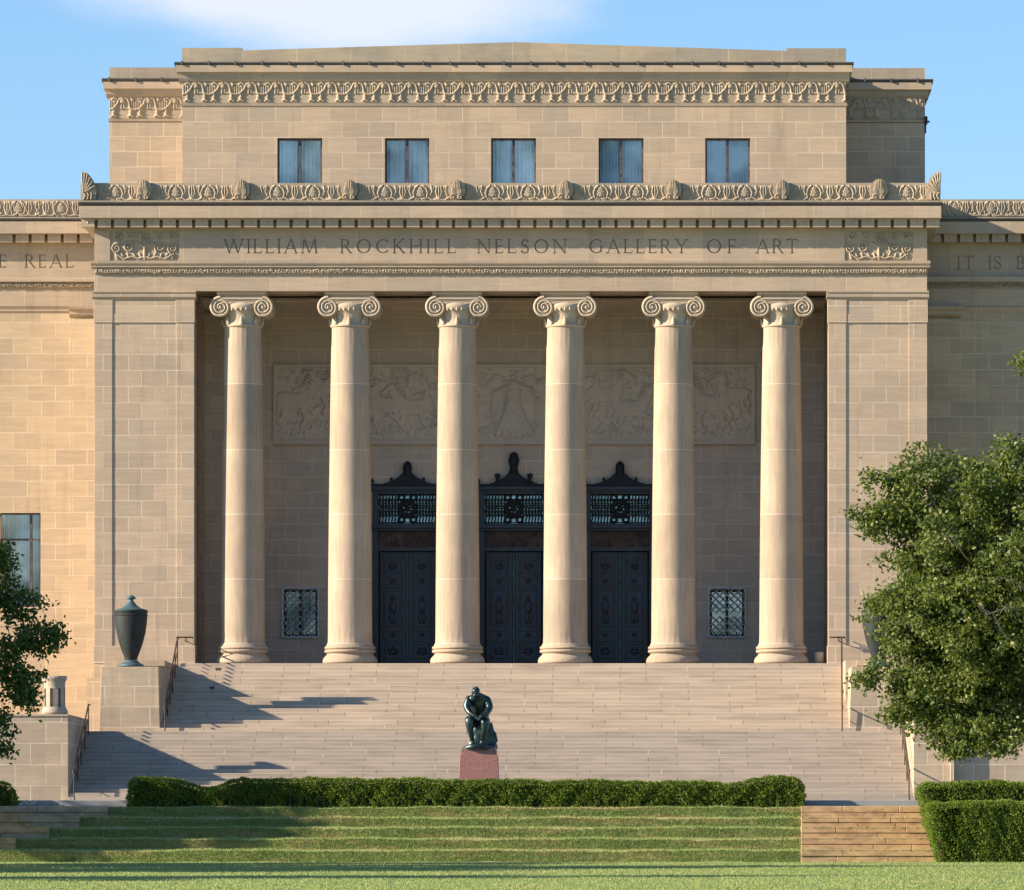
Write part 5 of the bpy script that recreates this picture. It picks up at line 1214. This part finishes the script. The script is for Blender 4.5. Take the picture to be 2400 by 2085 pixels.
tree(2640, yt, .28, [(2330, 1230, 190, 150, 1), (2182, 1158, 112, 100, 1.2), (2075, 1195, 55, 50, 1), (2420, 1132, 120, 108, 1.3), (2290, 1420, 235, 200, 1.2), (2500, 1350, 300, 320, .8), (2172, 1335, 80, 88, 1), (2105, 1465, 42, 75, 1.3),
     (2225, 1500, 125, 120, 1.1), (2230, 1640, 150, 95, 1.1), (2380, 1640, 200, 120, 1), (2098, 1580, 55, 45, .9), (2030, 1605, 34, 20, .8), (2100, 1670, 26, 36, .8), (2250, 1745, 60, 38, .8), (2330, 1715, 100, 50, .9), (2650, 1150, 260, 300, .6), (2760, 1500, 300, 280, .5), (2408, 858, 24, 14, 3, .15)],
     3500, 50, .092, 11, 'full green broadleaf tree at the right edge, hanging over the low wall', LEAF, trunk_top=(2620, 1050), twigs=[(2420, 1400, 2330, 1350), (2430, 1340, 2345, 1290), (2400, 1430, 2310, 1440), (2350, 1480, 2290, 1420), (2440, 1720, 2370, 1760), (2260, 1300, 2200, 1250)])
tree(-330, -46., .26, [(-60, 1130, 64, 20, .6), (25, 1300, 56, 44, 1.2), (5, 1400, 66, 50, 1.2), (78, 1492, 62, 36, 1.6), (-40, 1520, 90, 60, 1.0), (30, 1580, 50, 26, 1.0), (60, 1580, 54, 30, 1.2), (52, 1645, 40, 30, 1.3), (0, 1695, 34, 26, 1.0), (-30, 1680, 60, 45, .9), (-14, 1760, 22, 26, 1.0), (-200, 1350, 190, 260, .7), (-380, 1200, 260, 300, .5), (-420, 1500, 260, 240, .5)],
     1180, 42, .10, 5, 'dark leafy tree at the left edge, its branches in front of the left wing', LEAFD, trunk_top=(-330, 1050))
# trees just off the left side of the lawn, whose long shadows cross the grass
for i, (xx, dd, s) in enumerate(((-36, 113.5, .8), (-31, 129, 1.45), (-34, 143, 1.35), (-29, 149, 1.3), (-36, 155, 1.45), (-31, 162, 1.3), (-32.5, 171, 1.2))):
    yy = dd-D0; k = (D0+yy)/F; px = VX+xx/k; zb = lawn_z(yy); gz = VY-zb/k
    R_ = 3.2*s/k
    tree(px, yy, .3*s, [(px, gz-5.2*s/k, R_, R_*.75, 1), (px-R_*.4, gz-7.0*s/k, R_*.7, R_*.5, 1), (px+R_*.5, gz-6.6*s/k, R_*.6, R_*.5, 1), (px, gz-8.6*s/k, R_*.6, R_*.4, 1), (px, gz-3.2*s/k, R_*.8, R_*.4, .9)],
         520, 46, .25, 30+i, 'broadleaf tree standing on the lawn left of the view, shading the grass', LEAFD, group='trees along the left side of the lawn')
def hedge(segs, label, n_per_m2=1500, cat='hedge', seed=3, name='clipped_hedge', size=.038, gaps=0, lean=0):
    """segs: list of (top profile [(px,py)...], y front, y back, ground z)"""
    rs = np.random.default_rng(seed); core = MB(); VV = []; QQ = []; off = 0
    for (prof, yf, yb, zb) in segs:
        pxs = np.array([X(p[0], yf) for p in prof]); pzs = np.array([Z(p[1], yf) for p in prof]); x0, x1 = pxs[0], pxs[-1]
        lum = lambda x: .02*np.sin(x*2.3+seed)+.014*np.sin(x*5.9+1)+.01*np.sin(x*13)
        top = lambda x: np.interp(x, pxs, pzs)-np.clip(.28-np.minimum(x-x0, x1-x), 0, 1)**2*2.6+lum(x)
        W_, D_, H_ = x1-x0, yb-yf, pzs.max()-zb; i_ = .13
        n = int(W_/.15)+2; xx = np.linspace(x0+i_+lean*min(1, H_/1.7), x1-i_, n)
        for a_, b_ in zip(xx, xx[1:]): core.box(a_, b_, yf+i_+.03, yb-i_, zb-.05, min(top(np.array(a_)), top(np.array(b_)))-.11)
        for t_ in ((.15, .35, .55, .75, .88) if lean else ()): core.box(x0+i_+min(lean, lean*H_/1.7)*(1-t_), x0+1, yf+i_+.03, yb-i_, zb+H_*t_, zb+H_-.16)
        for nm, A, k in (('f', W_*H_, 1.3), ('t', W_*D_, 1.), ('l', D_*H_, 1.3), ('r', D_*H_, 1.3), ('b', W_*H_, .2)):
            n = int(A*n_per_m2*k); a, b_ = rs.random(n), rs.random(n)
            x = x0+a*W_ if nm in 'ftb' else (x0+0*a if nm == 'l' else x1+0*a)
            tz = b_ if nm != 't' else 1+0*b_
            y = {'f': yf+0*a, 'b': yb+0*a, 't': yf+b_*D_}.get(nm, yf+a*D_); 
            dep = np.abs(rs.normal(0, .05, n))
            lump = .02*np.sin(x*3.7+tz*3+seed)+.022*np.sin(x*8.3-tz*7)+.018*np.sin(x*17+tz*15)+.02*np.sin(y*7+x*5)+.02*np.sin(x*31+tz*22)
            if nm == 'f': y = y+dep+lump+np.clip(tz-.7, 0, 1)**2*1.6
            if nm == 'b': y = y-dep-np.clip(tz-.7, 0, 1)**2*1.6
            if nm == 'l': x = x+dep+lump
            if nm == 'r': x = x-dep+lump
            tt = np.minimum((y-yf), (yb-y))/D_
            z = zb+(top(np.clip(x, x0, x1))-zb)*tz
            if nm == 't': z = z-dep*.7+lump*.35-np.clip(.16-tt, 0, 1)**2*6
            if gaps and nm == 'f':
                hole = (np.sin(x*6.1)+np.sin(x*13.7+2)+np.sin(x*27)) > .4
                keep = (tz > .30) | ~hole | (rs.random(n) < .2); x, y, z = x[keep], y[keep], z[keep]
            x = x+min(lean, lean*H_/1.7)*(1-tz[:len(x)] if len(tz) == len(x) else 0)*np.clip((x1-x)/(x1-x0), 0, 1)
            c = np.stack([x, y, z], 1); V, Q = leaves(c, 1, .02, size, rs); VV.append(V); QQ.append(Q+off); off += len(V)
    e = empty(name, (X(segs[0][0][0][0], segs[0][1]), (segs[0][1]+segs[0][2])/2, segs[0][3]), label, cat)
    core.build('twigs', HCORE, e); raw_obj('foliage', np.concatenate(VV), np.concatenate(QQ), HEDGE, e)  # core is solid boxes, dark in place of the hedge's inner shade
    return e
zh = TD[0][1]; yf, yb = -23.0+.08, -22.25
hedge([([(300, 1824), (330, 1820), (400, 1822), (440, 1830), (470, 1842), (490, 1846), (510, 1840), (540, 1829), (570, 1823), (900, 1823), (1090, 1826), (1250, 1827), (1500, 1829), (1700, 1832), (1742, 1832), (1765, 1822), (1810, 1819), (1862, 1820), (1885, 1826)], yf, yb, zh)],
      'long low clipped green hedge in front of the steps and the statue', 2000, seed=4, gaps=1)
hs = []
for (px0, py, yf_, yb_, i) in ((2153, 1832, -24.2, -22.2, 1), (2172, 1878, -28.0, -24.0, 4)):
    hs.append(([(px0, py), (px0+200, py-2), (2700, py)], yf_, yb_, (TD[i][1] if i < 4 else ZB+.0)-.35))
hedge(hs, 'tall stepped clipped hedge descending the bank at right, beside the golden steps', 1700, seed=9, lean=.42)
hedge([([(-300, 1826), (-20, 1826), (20, 1834), (34, 1845)], yf, yb, zh)], 'small dark rounded bush at the far left edge below the wall', 1300, 'bush', 12, 'bush')
# ---- grass blades: lawn and banks (one body of grass)
rs = np.random.default_rng(5)
def blades(x, y, z, h, rs, w=.006):
    n = len(x); a = rs.uniform(0, np.pi, n); dx, dy = np.cos(a)*w, np.sin(a)*w*.5
    lx, ly = rs.normal(0, .35, n)*h, rs.normal(0, .35, n)*h
    p = np.stack([np.stack([x-dx, y-dy, z], 1), np.stack([x+dx, y+dy, z], 1), np.stack([x+lx, y+ly, z+h], 1)], 1)
    return p
B = []
n = 170000; d = 172.1-66*rs.random(n)**1.0; y = d-D0; wpx = rs.uniform(-60, 2460, n); x = (wpx-VX)*d/F
z = ZB-.0079*(YB-y); B.append(blades(x, y, z-.005, rs.uniform(.02, .055, n), rs, .008))
for i, (yl_, zl_) in enumerate(TD):
    zn = TD[i+1][1] if i < 4 else ZB
    n = 26000; px = rs.uniform(-20, 1876, n); t = rs.random(n)
    lim = np.array([256, 188, 118, 40, -20])[i]; ok = px > lim; px, t = px[ok], t[ok]; n = len(px)
    y = yl_-.05-.13*t; z = zl_-.03+(zn+.01-zl_+.03)*t; x = (px-VX)*(D0+y)/F
    wy, wz = wob(x, y, i); y = y+wy; z = z+wz; b = blades(x, y-.005, z, rs.uniform(.03, .09, n), rs, .009); b[:, 2, 1] -= rs.uniform(0, .06, n); B.append(b)
    n2 = 9000; px = rs.uniform(-20, 1876, n2); px = px[px > lim]; n2 = len(px); y = yl_+.02+rs.uniform(0, .5, n2); x = (px-VX)*(D0+y)/F
    wy, wz = wob(x, y, i); B.append(blades(x, y+wy, wz+zl_-.004, rs.uniform(.03, .065, n2), rs, .007))
    n3 = 900; px = rs.uniform(1877, 2200, n3); y = np.full(n3, yl_-.30)-rs.uniform(0, .12, n3)      # tufts on the golden steps
    if i > 0: B.append(blades((px-VX)*(D0+y)/F, y+.1, np.full(n3, zl_+.0), rs.uniform(.02, .05, n3), rs, .007))
B = np.concatenate(B); V = B.reshape(-1, 3); Q = np.arange(len(V)).reshape(-1, 3)
go = raw_obj('grass', V, Q, BLADE); tag(go, 'short mown green grass with dry tufts on the lawn and banks', 'grass', kind='stuff')
